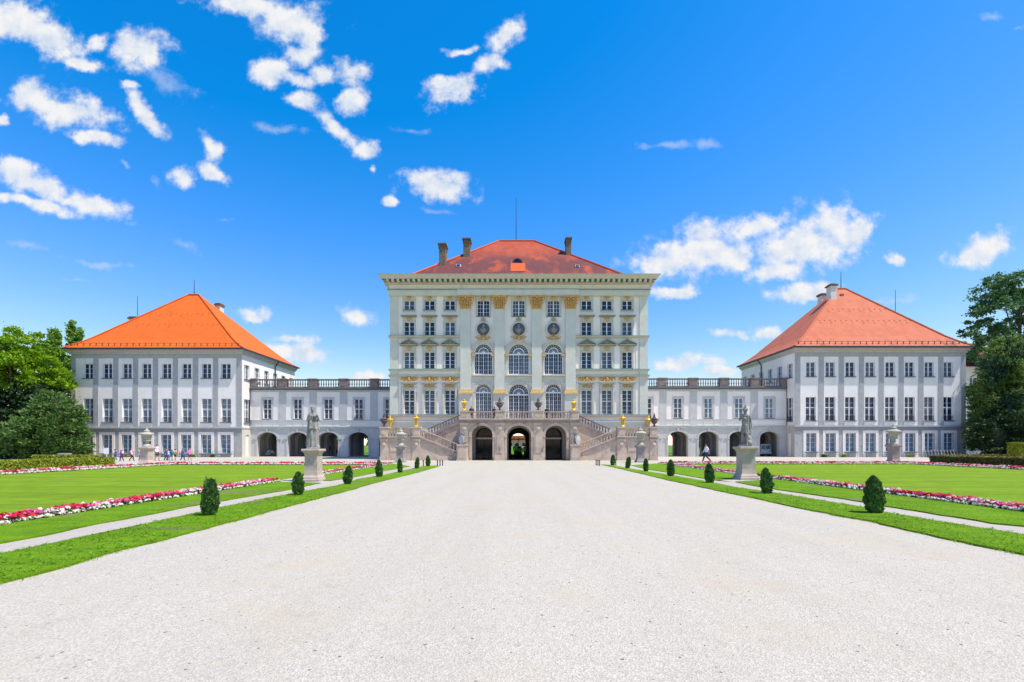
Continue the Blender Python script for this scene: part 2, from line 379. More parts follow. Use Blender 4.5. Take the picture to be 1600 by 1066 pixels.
# ------------------------------------------------------------------ window prototypes (local: x centre, z from the sill, wall face y = 0)
PROTO = {}
def casement(key, w, h, cols=2, rows=3, depth=.22, pane=None, transom=None, extras=()):
    f = MB(); y0, y1 = depth-.07, depth+.02; t = .04
    f.box(-w/2, -w/2+t, y0, y1, 0, h); f.box(w/2-t, w/2, y0, y1, 0, h)
    f.box(-w/2+t, w/2-t, y0, y1, h-t, h); f.box(-w/2+t, w/2-t, y0, y1, 0, t)
    f.box(-.055, .055, y0-.02, y1, t, h-t)
    tz = transom*h if transom else None
    if tz: f.box(-w/2+t, -.062, y0-.01, y1, tz-.05, tz+.05); f.box(.062, w/2-t, y0-.01, y1, tz-.05, tz+.05)
    for sgn in (-1, 1):
        xa, xb = sorted((sgn*.062, sgn*(w/2-t)))
        for r in range(1, rows):
            z = h*r/rows
            if tz and abs(z-tz) < .12: continue
            f.box(xa, xb, y0+.03, y1, z-.014, z+.014)
        for c in range(1, cols//2):
            x = xa + (xb-xa)*c/(cols//2); f.box(x-.014, x+.014, y0+.03, y1, t, h-t)
    p = MB(); p.add([(-w/2, depth, 0), (w/2, depth, 0), (w/2, depth, h), (-w/2, depth, h)], [(0,1,2,3)])
    PROTO[key] = (f.mesh('window', M['frame']), [('pane', p.mesh('pane', pane or M['glassnavy']))] + list(extras))
def place(key, parent, loc, rz=0, pane=None):
    fm, ch = PROTO[key]
    L = OLOC[parent.name]
    o = link('window', fm, parent, (loc[0]-L[0], loc[1]-L[1], loc[2]-L[2]), rz)
    for n, me in ch:
        if n == 'pane' and pane: me = pane
        link(n, me, o)
    return o
def ornament(mb, cx, y, cz, w, h, seed, n=14, dep=.10):
    """a symmetrical spray of scrolls and leaves in relief"""
    rr = random.Random(seed); mb.smooth = True
    mb.ell((cx, y, cz), (w*.10, dep*1.2, h*.42), 8, 5)
    for i in range(n):
        u = (i+.6)/n; x = w/2*u; z = (rr.random()-.5)*h*(1-.75*u) + .12*h*math.sin(u*9)
        a = rr.uniform(-.9, .9); r = (w*.075*rr.uniform(.7, 1.2), dep*rr.uniform(.5, 1), h*.17*rr.uniform(.6, 1.2)*(1.15-.6*u))
        mb.ell((cx+x, y, cz+z), r, 6, 4, a); mb.ell((cx-x, y, cz+z), r, 6, 4, -a)
    mb.smooth = False
def om(name, mats, fn):
    b = MB(); fn(b); return b.mesh(name, mats)
def sillmesh(w, out=.12, t=.10):
    return om('sill', M['sill'], lambda b: b.box(-w/2-.1, w/2+.1, -out, .16, -t, -.003))
def keystone(h, w=.32):
    def fn(b):
        b.prism([(-w*.36, h), (w*.36, h), (w*.55, h+.42), (-w*.55, h+.42)], -.16, -.05); ornament(b, 0, -.13, h+.24, w*1.7, .42, 5, 5, .07)
    return om('keystone', M['gold'], fn)

# ================================================================== PALACE (central block)
D = 54.0
X = lambda p: wx(p, D)
Z = lambda p: wz(p, D)
palace = empty('palace', (AX, D, 0), 'tall five storey central palace block with gilded ornaments and mottled red hipped roof', 'palace')
XL, XR = X(610), X(1012)
YB = D + 28
rows = [(470, 484), (503.4, 524), (550.3, 575.6), (610, 647)]
cols = [639.5, 671.2, 703, 916.6, 948.3, 980]
WW = 1.12
holes = []
for c in cols:
    for t, b in rows: holes.append((X(c)-WW/2, X(c)+WW/2, Z(b), Z(t)))
bays = [(755.3, 14.6, 13.2), (810.5, 16.6, 16.6), (864.8, 14.8, 13.2)]
for c, hw, hw2 in bays:
    holes.append((X(c)-.68, X(c)+.68, Z(494), Z(469.5), .16))
    holes.append((X(c-hw), X(c+hw), Z(585.5), Z(537), (hw*D/F)))
    holes.append((X(c-hw2), X(c+hw2), 4.21, Z(600), (hw2*D/F)))
b = MB(); wall_holes(b, XL, XR, 3.9, Z(443), holes, .3, front(D))
b.add([(XL,D,3.9),(XL,YB,3.9),(XL,YB,Z(443)),(XL,D,Z(443))], [(0,1,2,3)]); b.add([(XR,D,3.9),(XR,YB,3.9),(XR,YB,Z(443)),(XR,D,Z(443))], [(0,1,2,3)])
b.build('wall', M['white'], palace)
# ground floor walls beside and behind the stair (with the passage through)
gx = [(wx(737, 50.5), wx(769.7, 50.5)), (wx(792, 50.5), wx(830, 50.5)), (wx(852, 50.5), wx(885, 50.5))]
zc, rise = wz(665.2, 50.5), wz(665.2, 50.5) - wz(681, 50.5)
b = MB()
wall_holes(b, XL-.02, XR+.02, -.3, 3.9, [(g[0]+.1, g[1]-.1, -.3, zc-.1, rise-.1) for g in gx], .3, front(D-.02))
wall_holes(b, XL, XR, 0, Z(443), [(gx[1][0], gx[1][1], 0, zc, rise)], .3, front(YB))
b.add([(XL-.02,D,-.3),(XL-.02,YB,-.3),(XL-.02,YB,3.9),(XL-.02,D,3.9)], [(0,1,2,3)]); b.add([(XR+.02,D,-.3),(XR+.02,YB,-.3),(XR+.02,YB,3.9),(XR+.02,D,3.9)], [(0,1,2,3)])
b.build('ground_floor_wall', M['moulding'], palace)
# passage
b = MB(); p0, p1 = gx[1][0]-.3, gx[1][1]+.3
b.add([(p0,D+.3,0),(p0,YB,0),(p0,YB,3.95),(p0,D+.3,3.95)], [(0,1,2,3)]); b.add([(p1,D+.3,0),(p1,YB,0),(p1,YB,3.95),(p1,D+.3,3.95)], [(0,1,2,3)])
b.add([(p0,D+.3,3.94),(p1,D+.3,3.94),(p1,YB,3.94),(p0,YB,3.94)], [(0,1,2,3)]); b.add([(p0,D,.02),(p1,D,.02),(p1,YB,.02),(p0,YB,.02)], [(0,1,2,3)])
for yy in (58, 63, 68, 73, 78):
    for sx_ in (p0+.001, p1-.25): b.box(sx_, sx_+.249, yy, yy+.5, .021, 3.93)
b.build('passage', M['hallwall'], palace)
def glazed_arch(name, x0, x1, y, zcr, ri, parent, leaf=True, mm=None):
    f = MB(); cx = (x0+x1)/2; r = (x1-x0)/2; cz = zcr-ri; t = .1
    f.box(x0, x0+t, y-.06, y+.04, 0, cz); f.box(x1-t, x1, y-.06, y+.04, 0, cz)
    f.arcband(cx, cz, r-t, r, y-.06, y+.04, 0, PI, 18, ri/r)
    f.box(x0+t, x1-t, y-.07, y+.04, cz-.09, cz+.09); f.bar((cx, y, cz+.09), (cx, y, zcr-.08), .07, .08)
    if leaf: f.bar((cx, y, .03), (cx, y, cz-.09), .09, .08)
    return f.build(name, mm or M['wood'], parent)
glazed_arch('rear_door_frame', gx[1][0], gx[1][1], YB-.15, zc, rise, palace)
# side doors of the arcade: dark glazed doors set into the ground floor wall
for g in (gx[0], gx[2]):
    d = glazed_arch('door', g[0]+.1, g[1]-.1, D+.22, zc-.1, rise-.1, palace)
    q = MB(); cx, r = (g[0]+g[1])/2, (g[1]-g[0])/2-.1
    q.prism([(cx-r, .02), (cx+r, .02)] + [(cx + r*math.cos(PI*i/16), zc-rise + (rise-.1)*math.sin(PI*i/16)) for i in range(17)], D+.25, D+.27)
    q.build('pane', M['glassdoor'], d)
    q = MB(); q.box(g[0]+.2, g[1]-.2, D+.08, D+.15, zc-rise-.32, zc-rise-.14); q.build('transom', M['frame'], d)

# proto windows of the side bays
hs = [Z(t)-Z(bb) for t, bb in rows]
SW = 22.5*D/F
def surround(w, h, W, top, bot, extra=None):
    def fn(b):
        y0, y1 = -.07, -.002
        b.box(-W/2, -w/2, y0, y1, -bot, h+top); b.box(w/2, W/2, y0, y1, -bot, h+top)
        b.box(-w/2, w/2, y0, y1, h, h+top)
        if bot > .01: b.box(-w/2, w/2, y0, y1, -bot, -.1)
        b.box(-w/2-.1, -w/2, y0-.05, y0-.002, -.05, h+.1); b.box(w/2, w/2+.1, y0-.05, y0-.002, -.05, h+.1); b.box(-w/2, w/2, y0-.05, y0-.002, h, h+.1)
        if extra: extra(b)
    return om('surround', M['moulding'], fn)
casement('p0', WW, hs[0], 2, 2, .2, extras=[('surround', surround(WW, hs[0], SW*.92, .48, .28)), ('sill', sillmesh(WW)), ('keystone', keystone(hs[0]+.02))])
def goldkey(b): pass
def hood(b):
    W = SW*1.12; b.box(-W/2, W/2, -.42, -.075, hs[1]+.62, hs[1]+.70); b.box(-W/2+.08, W/2-.08, -.30, -.075, hs[1]+.54, hs[1]+.619)
casement('p1', WW, hs[1], 2, 3, .2, extras=[('surround', surround(WW, hs[1], SW*.9, .53, .02)), ('hood', om('hood', M['hood'], hood)), ('sill', sillmesh(WW)), ('keystone', keystone(hs[1]+.05, .36))])
def pedi(b):
    W = SW*1.26; z = hs[2]+.72
    b.box(-W/2, W/2, -.40, -.075, z, z+.09); b.box(-W/2+.1, W/2-.1, -.25, -.075, z-.08, z-.002)
    for s in (-1, 1):
        b.prism([(s*W/2, z+.095), (0, z+.62), (0, z+.74), (s*(W/2+.06), z+.20)], -.42, -.074)
    b.prism([(-W/2+.1, z+.095), (W/2-.1, z+.095), (0, z+.61)], -.16, -.076)
def goldpedi(b): ornament(b, 0, -.2, hs[2]+.92, .7, .30, 9, 6, .08)
casement('p2', WW, hs[2], 2, 4, .2, extras=[('surround', surround(WW, hs[2], SW*.92, .72, .02)), ('pediment', om('pediment', M['hood'], pedi)), ('sill', sillmesh(WW)), ('keystone', keystone(hs[2]+.15, .36)), ('ornament', om('ornament', M['gold'], goldpedi))])
def aedic(b):
    for s in (-1, 1):
        b.box(s*SW*.44-.1, s*SW*.44+.1, -.2, -.075, -.1, hs[3]+.45); b.box(s*SW*.44-.16, s*SW*.44+.16, -.26, -.075, hs[3]+.451, hs[3]+.62)
    b.box(-SW*.58, SW*.58, -.42, -.075, hs[3]+.86, hs[3]+.95); b.box(-SW*.54, SW*.54, -.28, -.075, hs[3]+.72, hs[3]+.859)
def goldtop(b): ornament(b, 0, -.16, hs[3]+1.28, 26.5*D/F, .60, 3, 16, .14)
def goldswag(b): ornament(b, 0, -.14, hs[3]+.46, 14*D/F, .5, 4, 8, .1)
casement('p3', WW, hs[3], 2, 6, .2, transom=.54, extras=[('surround', surround(WW, hs[3], SW*.94, .70, .02, aedic)), ('sill', sillmesh(WW)), ('ornament', om('ornament', M['gold'], goldtop)), ('swag', om('swag', M['gold'], goldswag))])
for i, c in enumerate(cols):
    for k, (t, bb) in enumerate(rows):
        pn = None
        place('p%d' % k, palace, (X(c), D, Z(bb)), 0)
# top windows of the middle bays (segmental heads)
casement('pc', 1.36, Z(469.5)-Z(494)-.0, 4, 4, .2, extras=[('surround', surround(1.36, Z(469.5)-Z(494), 24*D/F, .42, .14)), ('sill', sillmesh(1.36)), ('keystone', keystone(Z(469.5)-Z(494)-.04, .34))])
def arched(key, w, h, pane):
    r = w/2; cz = h-r; f = MB(); y0, y1 = .13, .23; t = .09
    f.box(-r, -r+t, y0, y1, 0, cz); f.box(r-t, r, y0, y1, 0, cz); f.box(-r+t, r-t, y0, y1, 0, t)
    f.box(-r+t, r-t, y0-.04, y1, cz-.10, cz+.06)
    for i in (1, 2, 3): f.box(-r+w*i/4-.032, -r+w*i/4+.032, y0-.01, y1, t, cz-.1)
    for i in (1, 3, 5, 7): f.box(-r+w*i/8-.009, -r+w*i/8+.009, y0+.03, y1, t, cz-.1)
    nz = max(4, int(cz/.42))
    for k in range(1, nz): f.box(-r+t, r-t, y0+.035, y1-.01, t+(cz-t)*k/nz-.010, t+(cz-t)*k/nz+.010)
    f.arcband(0, cz+.06, r-t-.03, r-.005, y0, y1, 0, PI, 22); f.arcband(0, cz+.06, r*.48, r*.55, y0-.02, y1, 0, PI, 18)
    f.arcband(0, cz+.06, r*.745, r*.76, y0+.03, y1, 0, PI, 18); f.arcband(0, cz+.06, .02, r*.15, y0, y1, 0, PI, 10)
    for i in range(1, 10):
        a = PI*i/10; f.bar((r*.15*math.cos(a), (y0+y1)/2+.01, cz+.06+r*.15*math.sin(a)), ((r-t)*math.cos(a), (y0+y1)/2+.01, cz+.06+(r-t)*math.sin(a)), .022, .06)
    p = MB(); p.add([(-r, .2, 0), (r, .2, 0), (r, .2, h), (-r, .2, h)], [(0,1,2,3)])
    PROTO[key] = (f.mesh('window', M['frame']), [('pane', p.mesh('pane', pane))])
for i, (c, hw, hw2) in enumerate(bays):
    place('pc', palace, (X(c), D, Z(494)))
    w1, w2 = 2*hw*D/F, 2*hw2*D/F
    h1, h2 = Z(537)-Z(585.5), Z(600)-4.21
    arched('au%d' % i, w1, h1, M['glassarch']); arched('al%d' % i, w2, h2, M['glassarch'])
    o = place('au%d' % i, palace, (X(c), D, Z(585.5)))
    bw = 18.1*D/F if i != 1 else 21.2*D/F
    s_ = MB(); r = w1/2
    s_.arcband(X(c), Z(537)-r, r, bw-.02, D-.16, D-.002, 0, PI, 26); s_.arcband(X(c), Z(537)-r, bw-.019, bw+.10, D-.26, D-.002, 0, PI, 26)
    for s in (-1, 1):
        a_, b_ = sorted((X(c)+s*r, X(c)+s*(bw-.08))); s_.box(a_, b_, D-.10, D-.002, Z(586), Z(537)-r)
    s_.box(X(c)-bw, X(c)+bw, D-.3, D-.002, Z(588), Z(586))
    s_.build('archivolt', M['moulding'], palace)
    g_ = MB()
    for s in (-1, 1): g_.box(X(c)+s*(bw-.24)-.21, X(c)+s*(bw-.24)+.21, D-.32, D-.165, Z(557.5), Z(554))
    g_.build('impost', M['gold'], palace)
    o = place('al%d' % i, palace, (X(c), D, 4.21)); r = w2/2
    s_ = MB(); s_.arcband(X(c), Z(600)-r, r, r+.34, D-.13, D-.002, 0, PI, 24)
    for s in (-1, 1):
        a_, b_ = sorted((X(c)+s*r, X(c)+s*(r+.30))); s_.box(a_, b_, D-.10, D-.002, 4.22, Z(600)-r)
    s_.build('archivolt', M['moulding'], palace)
    # marbled field between the two arches
    s_ = MB(); xa, xb = X(c)-bw+.05, X(c)+bw-.05
    s_.box(xa, xb, D-.03, D-.001, Z(598), Z(588.2)); s_.build('panel', M['greygreen'], palace)
    # medallion with bust
    cz = Z(515)
    md = MB(); md.arcband(X(c), cz, .70, .90, D-.18, D-.002, 0, 2*PI, 28); md.prism([(X(c)-.5, cz+.78), (X(c)+.5, cz+.78), (X(c)+.16, cz+1.3), (X(c)-.16, cz+1.3)], D-.12, D-.003)
    md = md.build('medallion', M['moulding'], palace)
    nb = MB(); nb.smooth = True
    for k in range(6):
        pass
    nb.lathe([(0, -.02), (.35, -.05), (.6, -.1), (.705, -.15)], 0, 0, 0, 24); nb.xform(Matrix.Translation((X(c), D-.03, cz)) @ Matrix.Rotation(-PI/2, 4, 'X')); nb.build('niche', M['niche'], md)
    bu = MB(); bu.smooth = True
    bu.ell((X(c), D-.22, cz+.38), (.14, .15, .19)); bu.ell((X(c), D-.18, cz+.16), (.09, .09, .18)); bu.ell((X(c), D-.18, cz-.10), (.36, .16, .22)); bu.ell((X(c), D-.18, cz-.28), (.22, .14, .20)); bu.lathe([(.16, 0), (.07, .1), (.1, .2)], X(c), D-.18, cz-.66, 10)
    bu.build('bust', M['marble'], md)
    g_ = MB(); ornament(g_, X(c), D-.2, cz+1.05, .55, .5, 21+i, 5, .1); g_.build('keystone', M['gold'], md); g_ = MB(); ornament(g_, X(c), D-.22, cz-.98, 1.7, .62, 31+i, 10, .12); g_.build('ornament', M['gold'], md)
# giant pilasters
for p, q in ((719.7, 735.8), (772.8, 788.2), (831, 846.2), (883.4, 899)):
    x0, x1 = X(p), X(q)
    s_ = MB(); s_.box(x0, x1, D-.32, D-.001, Z(609), Z(484)); s_.box(x0-.12, x1+.12, D-.42, D-.001, 4.22, Z(617)); s_.box(x0-.2, x1+.2, D-.5, D-.001, Z(617)+.001, Z(616))
    pl = s_.build('pilaster', M['greygreen'], palace)
    c_ = MB(); xc = (x0+x1)/2; hw = (x1-x0)/2; z0, z1 = Z(484), Z(463.5); hh = z1-z0
    c_.frustum(xc, D-.19, z0+.001, z1-.2, hw, .16, hw+.12, .22); c_.box(xc-hw-.34, xc+hw+.34, D-.56, D-.002, z1-.199, z1)
    c_.smooth = True
    for rw, (zz, nn) in enumerate(((.28, 5), (.70, 6))):
        for k in range(nn):
            xx = xc - hw*1.0 + 2*hw*(k+.5)/nn; c_.ell((xx, D-.42, z0+zz*1.0), (hw/nn*.8, .10, .30), 6, 5); c_.ell((xx, D-.50, z0+zz+.24), (hw/nn*.75, .10, .09), 6, 4)
    for s in (-1, 1):
        c_.ell((xc+s*(hw+.16), D-.42, z1-.36), (.21, .16, .21), 8, 5); c_.ell((xc+s*hw*.45, D-.46, z1-.40), (.14, .12, .16), 8, 5)
        c_.ell((xc+s*(hw+.05), D-.40, z1-.75), (.12, .12, .26), 6, 5, s*.5)
    c_.ell((xc, D-.50, z1-.22), (.16, .14, .18), 8, 5); c_.smooth = False
    c_.build('capital', M['gold'], pl)
    g_ = MB(); 
    for k, (e, a, bb) in enumerate(((.20, 616, 613.6), (.12, 613.5, 611.6), (.08, 611.5, 609))): g_.box(x0-e, x1+e, D-.36-e, D-.001, Z(a)+.002, Z(bb))
    g_.build('pilaster_base', M['palegold'], pl)
# corner pilasters, pale strips between the side windows
for p, q in ((610, 622), (999.5, 1012)):
    s_ = MB(); s_.box(X(p)-.03, X(q), D-.12, D-.001, Z(649), Z(463.5)); s_.build('corner_pilaster', M['greygreen'], palace)
for p in (655.4, 687.1, 932.4, 964.2, 625.0, 995.5, 717.2, 902.0):
    hw = .30 if p not in (625.0, 995.5, 717.2, 902.0) else .15
    s_ = MB(); s_.box(X(p)-hw, X(p)+hw, D-.045, D-.001, Z(647), Z(599)); s_.box(X(p)-hw, X(p)+hw, D-.045, D-.001, Z(576), Z(532)); s_.build('strip', M['white'], palace)
# string courses (side bays), green copper on the upper edges
def course(x0, x1, y1, zt, hgt, out, mt, cop=True, par=palace):
    s_ = MB(); s_.box(x0, x1, y1-out, y1-.001, zt-hgt, zt); s_.box(x0, x1, y1-out*.6, y1-.001, zt-hgt*1.9, zt-hgt-.001)
    o = s_.build('string_course', mt, par)
    if cop:
        c = MB(); c.box(x0-.01, x1+.01, y1-out-.03, y1-.001, zt+.002, zt+.03); c.build('flashing', M['copper'], o)
for x0, x1 in ((XL-.16, X(719.5)), (X(899.2), XR+.16)):
    course(x0, x1, D, Z(525.5), .12, .30, M['moulding'])
    course(x0, x1, D, Z(577.5), .10, .26, M['moulding'])
    course(x0, x1, D, Z(586.5), .11, .30, M['moulding'])
    course(x0, x1, D, Z(648.5), .14, .34, M['moulding'])
    s_ = MB(); s_.box(x0, x1, D-.14, D-.001, 2.9, Z(660)); s_.box(x0, x1, D-.26, D-.001, Z(660)+.001, Z(658.6)); s_.build('plinth_band', M['greygreen'], palace)
    for c in cols:
        if x0 < X(c) < x1: s_ = MB(); s_.box(X(c)-.75, X(c)+.75, D-.05, D-.001, Z(657.5), Z(651.5)); s_.build('panel', M['white'], palace)
# entablature and main cornice
b = MB(); b.box(XL-.16, XR+.16, D-.36, D-.001, Z(463.4), Z(455)); b.box(X(719.7)-.35, X(899)+.35, D-.60, D-.361, Z(463.3), Z(455.1))
b.build('architrave', M['greygreen'], palace)
b = MB(); b.box(XL-.24, XR+.24, D-.50, D-.001, Z(455)+.001, Z(453.4)); b.build('ledge', M['hood'], palace)
b = MB(); b.box(XL-.06, XR+.06, D-.22, YB+.06, Z(453.4)+.002, 19.589); b.build('frieze', M['white'], palace)
CO = .98
FY = 1.65
b = MB(); zb = 19.59; zt = wz(428.4, D-CO*FY)
yb2 = YB + .9
def ring(mb, o, z0, z1, oy=None): mb.box(XL-o, XR+o, D-o*FY-.001, yb2, z0, z1)
ring(b, .30, zb, zb+.08)
ring(b, .42, zb+.081, zb+.349)
prof = [(.70, zb+.35), (.71, zb+.41), (.75, zb+.43), (.80, zb+.50), (.89, zb+.58), (CO, zt)]
for (o0, z0), (o1, z1) in zip(prof[:-1], prof[1:]):
    b.add([(XL-o0,D-o0*FY,z0),(XR+o0,D-o0*FY,z0),(XR+o0,yb2,z0),(XL-o0,yb2,z0),(XL-o1,D-o1*FY,z1),(XR+o1,D-o1*FY,z1),(XR+o1,yb2,z1),(XL-o1,yb2,z1)],
          [(0,1,5,4),(1,2,6,5),(2,3,7,6),(3,0,4,7)])
o0, z0 = prof[0]; b.add([(XL-o0,D-o0*FY,z0),(XR+o0,D-o0*FY,z0),(XR+o0,yb2,z0),(XL-o0,yb2,z0)], [(3,2,1,0)])
nmod = 51
for i in range(nmod):
    x = XL-.35 + (XR-XL+.7)*(i+.5)/nmod; b.box(x-.14, x+.14, D-1.14, D-.70, zb+.10, zb+.344)
for i in range(10):
    y = D-.2 + i*.55
    for xx in (XL-.68, XR+.42): b.box(xx, xx+.26, y-.13, y+.13, zb+.12, zb+.344)
cor = b.build('cornice', M['moulding'], palace)
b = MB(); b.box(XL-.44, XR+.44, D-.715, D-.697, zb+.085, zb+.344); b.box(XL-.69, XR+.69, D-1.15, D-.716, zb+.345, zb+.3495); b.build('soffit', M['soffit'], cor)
b = MB(); b.add([(XL-CO,D-CO*FY,zt+.003),(XR+CO,D-CO*FY,zt+.003),(XR+CO,yb2,zt+.003),(XL-CO,yb2,zt+.003)], [(0,1,2,3)])
b.box(XL-CO-.03, XR+CO+.03, D-CO*FY-.03, D-CO+.25, zt+.004, zt+.05); b.box(XL-CO-.03, XL-CO+.25, D-CO+.251, yb2, zt+.004, zt+.05); b.box(XR+CO-.25, XR+CO+.03, D-CO+.251, yb2, zt+.004, zt+.05)
b.build('gutter', M['copper'], cor)
# roof
ez = zt + .09; rz_, ry = wz(377, D+13.5), D+13.5
rx0, rx1 = wx(780, ry), wx(835, ry)
e0, e1, ey0, ey1 = XL+1.65, XR-1.9, D-.2, YB
b = MB(); b.add([(e0,ey0,ez),(e1,ey0,ez),(e1,ey1,ez),(e0,ey1,ez),(rx0,ry,rz_),(rx1,ry,rz_),(rx1,ry+2,rz_),(rx0,ry+2,rz_)],
      [(0,1,5,4),(1,2,6,5),(2,3,7,6),(3,0,4,7),(4,5,6,7)])
roof = b.build('roof', M['roofold'], palace)
b = MB(); b.tube([(rx0, ry, rz_+.03), (rx1, ry, rz_+.03)], .16, 6); b.tube([(e0, ey0, ez+.03), (rx0, ry, rz_+.05)], .13, 6); b.tube([(e1, ey0, ez+.03), (rx1, ry, rz_+.05)], .13, 6); b.build('ridge_tiles', M['roofpatch'], roof)
def roofy(z): return ey0 + (ry-ey0)*(z-ez)/(rz_-ez)
def roofpt(px, py):      # point of the front slope seen at a pixel
    y = ey0
    for _ in range(30): y = roofy(wz(py, y))
    return wx(px, y), y, wz(py, y)
def chimney(px, pyb, pyt, w, parent, pt, wmat, sh=.75):
    x, y, z = pt(px, pyb); zt_ = wz(pyt, y+.3)
    c = MB(); hw = w*y/F/2
    c.box(x-hw*sh, x+hw*sh, y-.05, y+1.3, z-.8, zt_-.62); c.box(x-hw*.86, x+hw*.86, y-.12, y+1.37, zt_-.619, zt_-.45)
    c.box(x-hw*sh*1.02, x+hw*sh*1.02, y-.06, y+1.31, zt_-.449, zt_-.25)
    o = c.build('chimney', wmat, parent)
    c = MB(); c.box(x-hw, x+hw, y-.22, y+1.47, zt_-.249, zt_-.05); c.box(x-hw*.8, x+hw*.8, y-.05, y+1.3, zt_-.049, zt_); c.build('chimney_cap', M['chimcap'], o)
    return x, y, z
for px, pyb, pyt in ((691, 414.5, 381.5), (729, 401.5, 373.5), (888.5, 398.5, 372.5)):
    chimney(px, pyb, pyt, 13.5 if px < 800 else 10.5, roof, roofpt, M['chim'])
x, y, z = roofpt(808.5, 411.5)
c = MB(); c.prism([(x-.66, z-.3), (x+.66, z-.3)] + [(x+.66*math.cos(PI*i/12), z+.05+.62*math.sin(PI*i/12)) for i in range(13)], y-.05, y+2); dm = c.build('dormer', M['roofpatch'], roof)
c = MB(); c.prism([(x-.52, z+.0), (x+.52, z+.0)] + [(x+.52*math.cos(PI*i/12), z+.06+.50*math.sin(PI*i/12)) for i in range(13)], y-.09, y-.052); c.build('pane', M['glassnavy'], dm)
c = MB(); c.box(x-.80, x-.70, y-.1, y+.2, z-.02, z+.30); c.box(x+.70, x+.80, y-.1, y+.2, z-.02, z+.30); c.build('cheek', M['copper'], dm)
pa, pb_ = roofpt(797.5, 424.5), roofpt(820.5, 411.8)
nrm = Vector((0, -(rz_-ez), ry-ey0)).normalized()*.05
c = MB(); c.add([(pa[0], pa[1]+nrm.y, pa[2]+nrm.z), (pb_[0], pa[1]+nrm.y, pa[2]+nrm.z), (pb_[0], pb_[1]+nrm.y, pb_[2]+nrm.z), (pa[0], pb_[1]+nrm.y, pb_[2]+nrm.z)], [(0,1,2,3)]); c.build('tile_patch', M['roofpatch'], roof)
for px, py in ((716.5, 417), (902, 418)):
    x, y, z = roofpt(px, py); c = MB(); c.box(x-.26, x+.26, y-.15, y+.5, z-.02, z+.26); sk = c.build('skylight', M['frame'], roof)
    c = MB(); c.box(x-.17, x+.17, y-.19, y-.152, z+.02, z+.22); c.build('pane', M['glassnavy'], sk)
c = MB(); c.tube([((rx0+rx1)/2-.1, ry+1, rz_-.1), ((rx0+rx1)/2-.1, ry+1, wz(309, ry+1))], [.06, .025], 6); c.build('lightning_rod', M['black'], roof)
for px, p0_ in ((645, 428),):
    c = MB(); c.box(XL+1.2, XL+2.2, D-.6, D+.3, zt+.09, zt+.32); c.build('roof_hatch', M['chimcap'], roof)

# ================================================================== STAIRCASE in front
S = 50.5
XS = lambda p: wx(p, S)
ZS = lambda p: wz(p, S)
stair = empty('staircase', (AX, S, 0), 'pink sandstone double flight staircase with three arched doorways and balustraded terrace before the palace', 'staircase')
TZ = 4.2
def fl(z): return z
b = MB()
ax0, ax1 = XS(718.5), XS(904.5)
wall_holes(b, ax0, ax1, 0, TZ-.05, [(g[0], g[1], 0, zc, rise) for g in gx], .95, front(S))
b.box(ax0, ax1, S+.96, D-.55, TZ-.30, TZ-.02)
b.add([(ax0,S,0),(ax0,D-.03,0),(ax0,D-.03,TZ),(ax0,S,TZ)], [(0,1,2,3)]); b.add([(ax1,S,0),(ax1,D-.03,0),(ax1,D-.03,TZ),(ax1,S,TZ)], [(0,1,2,3)])
b.add([(ax0,S,TZ-.05),(ax1,S,TZ-.05),(ax1,D-.02,TZ-.05),(ax0,D-.02,TZ-.05)], [(0,1,2,3)])
for g0, g1 in ((gx[0][1], gx[1][0]), (gx[1][1], gx[2][0])): b.box(g0+.3, g1-.3, S+.96, D-.1, 0, TZ-.4)
b.build('arcade_wall', M['sand'], stair)
b = MB(); b.box(ax0-.1, ax1+.1, S-.30, S+.4, ZS(657.2), ZS(655.6)); b.box(ax0-.1, ax1+.1, S-.18, S-.001, ZS(660.6), ZS(657.2)-.001); b.box(ax0, ax1, S+.401, D-.56, TZ-.04, TZ)
b.build('terrace_cornice', M['sanddark'], stair)
for p, q in ((719.3, 731.4), (774, 788), (834, 848.3), (891.5, 904)):
    s_ = MB(); x0, x1 = XS(p), XS(q)
    s_.box(x0, x1, S-.12, S-.001, .55, ZS(660.7)); s_.box(x0-.08, x1+.08, S-.2, S-.001, 0, .549); s_.box(x0+.17, x1-.17, S-.16, S-.121, .8, ZS(680)); 
    s_.box(x0-.06, x1+.06, S-.2, S-.001, ZS(664.5), ZS(660.7)+.001); s_.ell(((x0+x1)/2, S-.15, ZS(670)), (.25, .08, .22), 8, 5)
    s_.build('pilaster', M['sand'], stair)
for g in gx:
    s_ = MB(); cx = (g[0]+g[1])/2; r = (g[1]-g[0])/2
    s_.arcband(cx, zc-rise, r, r+.28, S-.1, S-.001, 0, PI, 24, rise/r)
    s_.prism([(cx-.13, zc+.02), (cx+.13, zc+.02), (cx+.2, ZS(660.8)), (cx-.2, ZS(660.8))], S-.17, S-.102)
    for s in (-1, 1):
        a_, b_ = sorted((cx+s*(r-.02), cx+s*(r+.30))); s_.box(a_, b_, S-.14, S+.6, zc-rise-.16, zc-rise+.02)
        a_, b_ = sorted((cx+s*(r+.001), cx+s*(r+.24))); s_.box(a_, b_, S-.06, S-.001, .3, zc-rise-.161)
    s_.build('archivolt', M['sand'], stair)
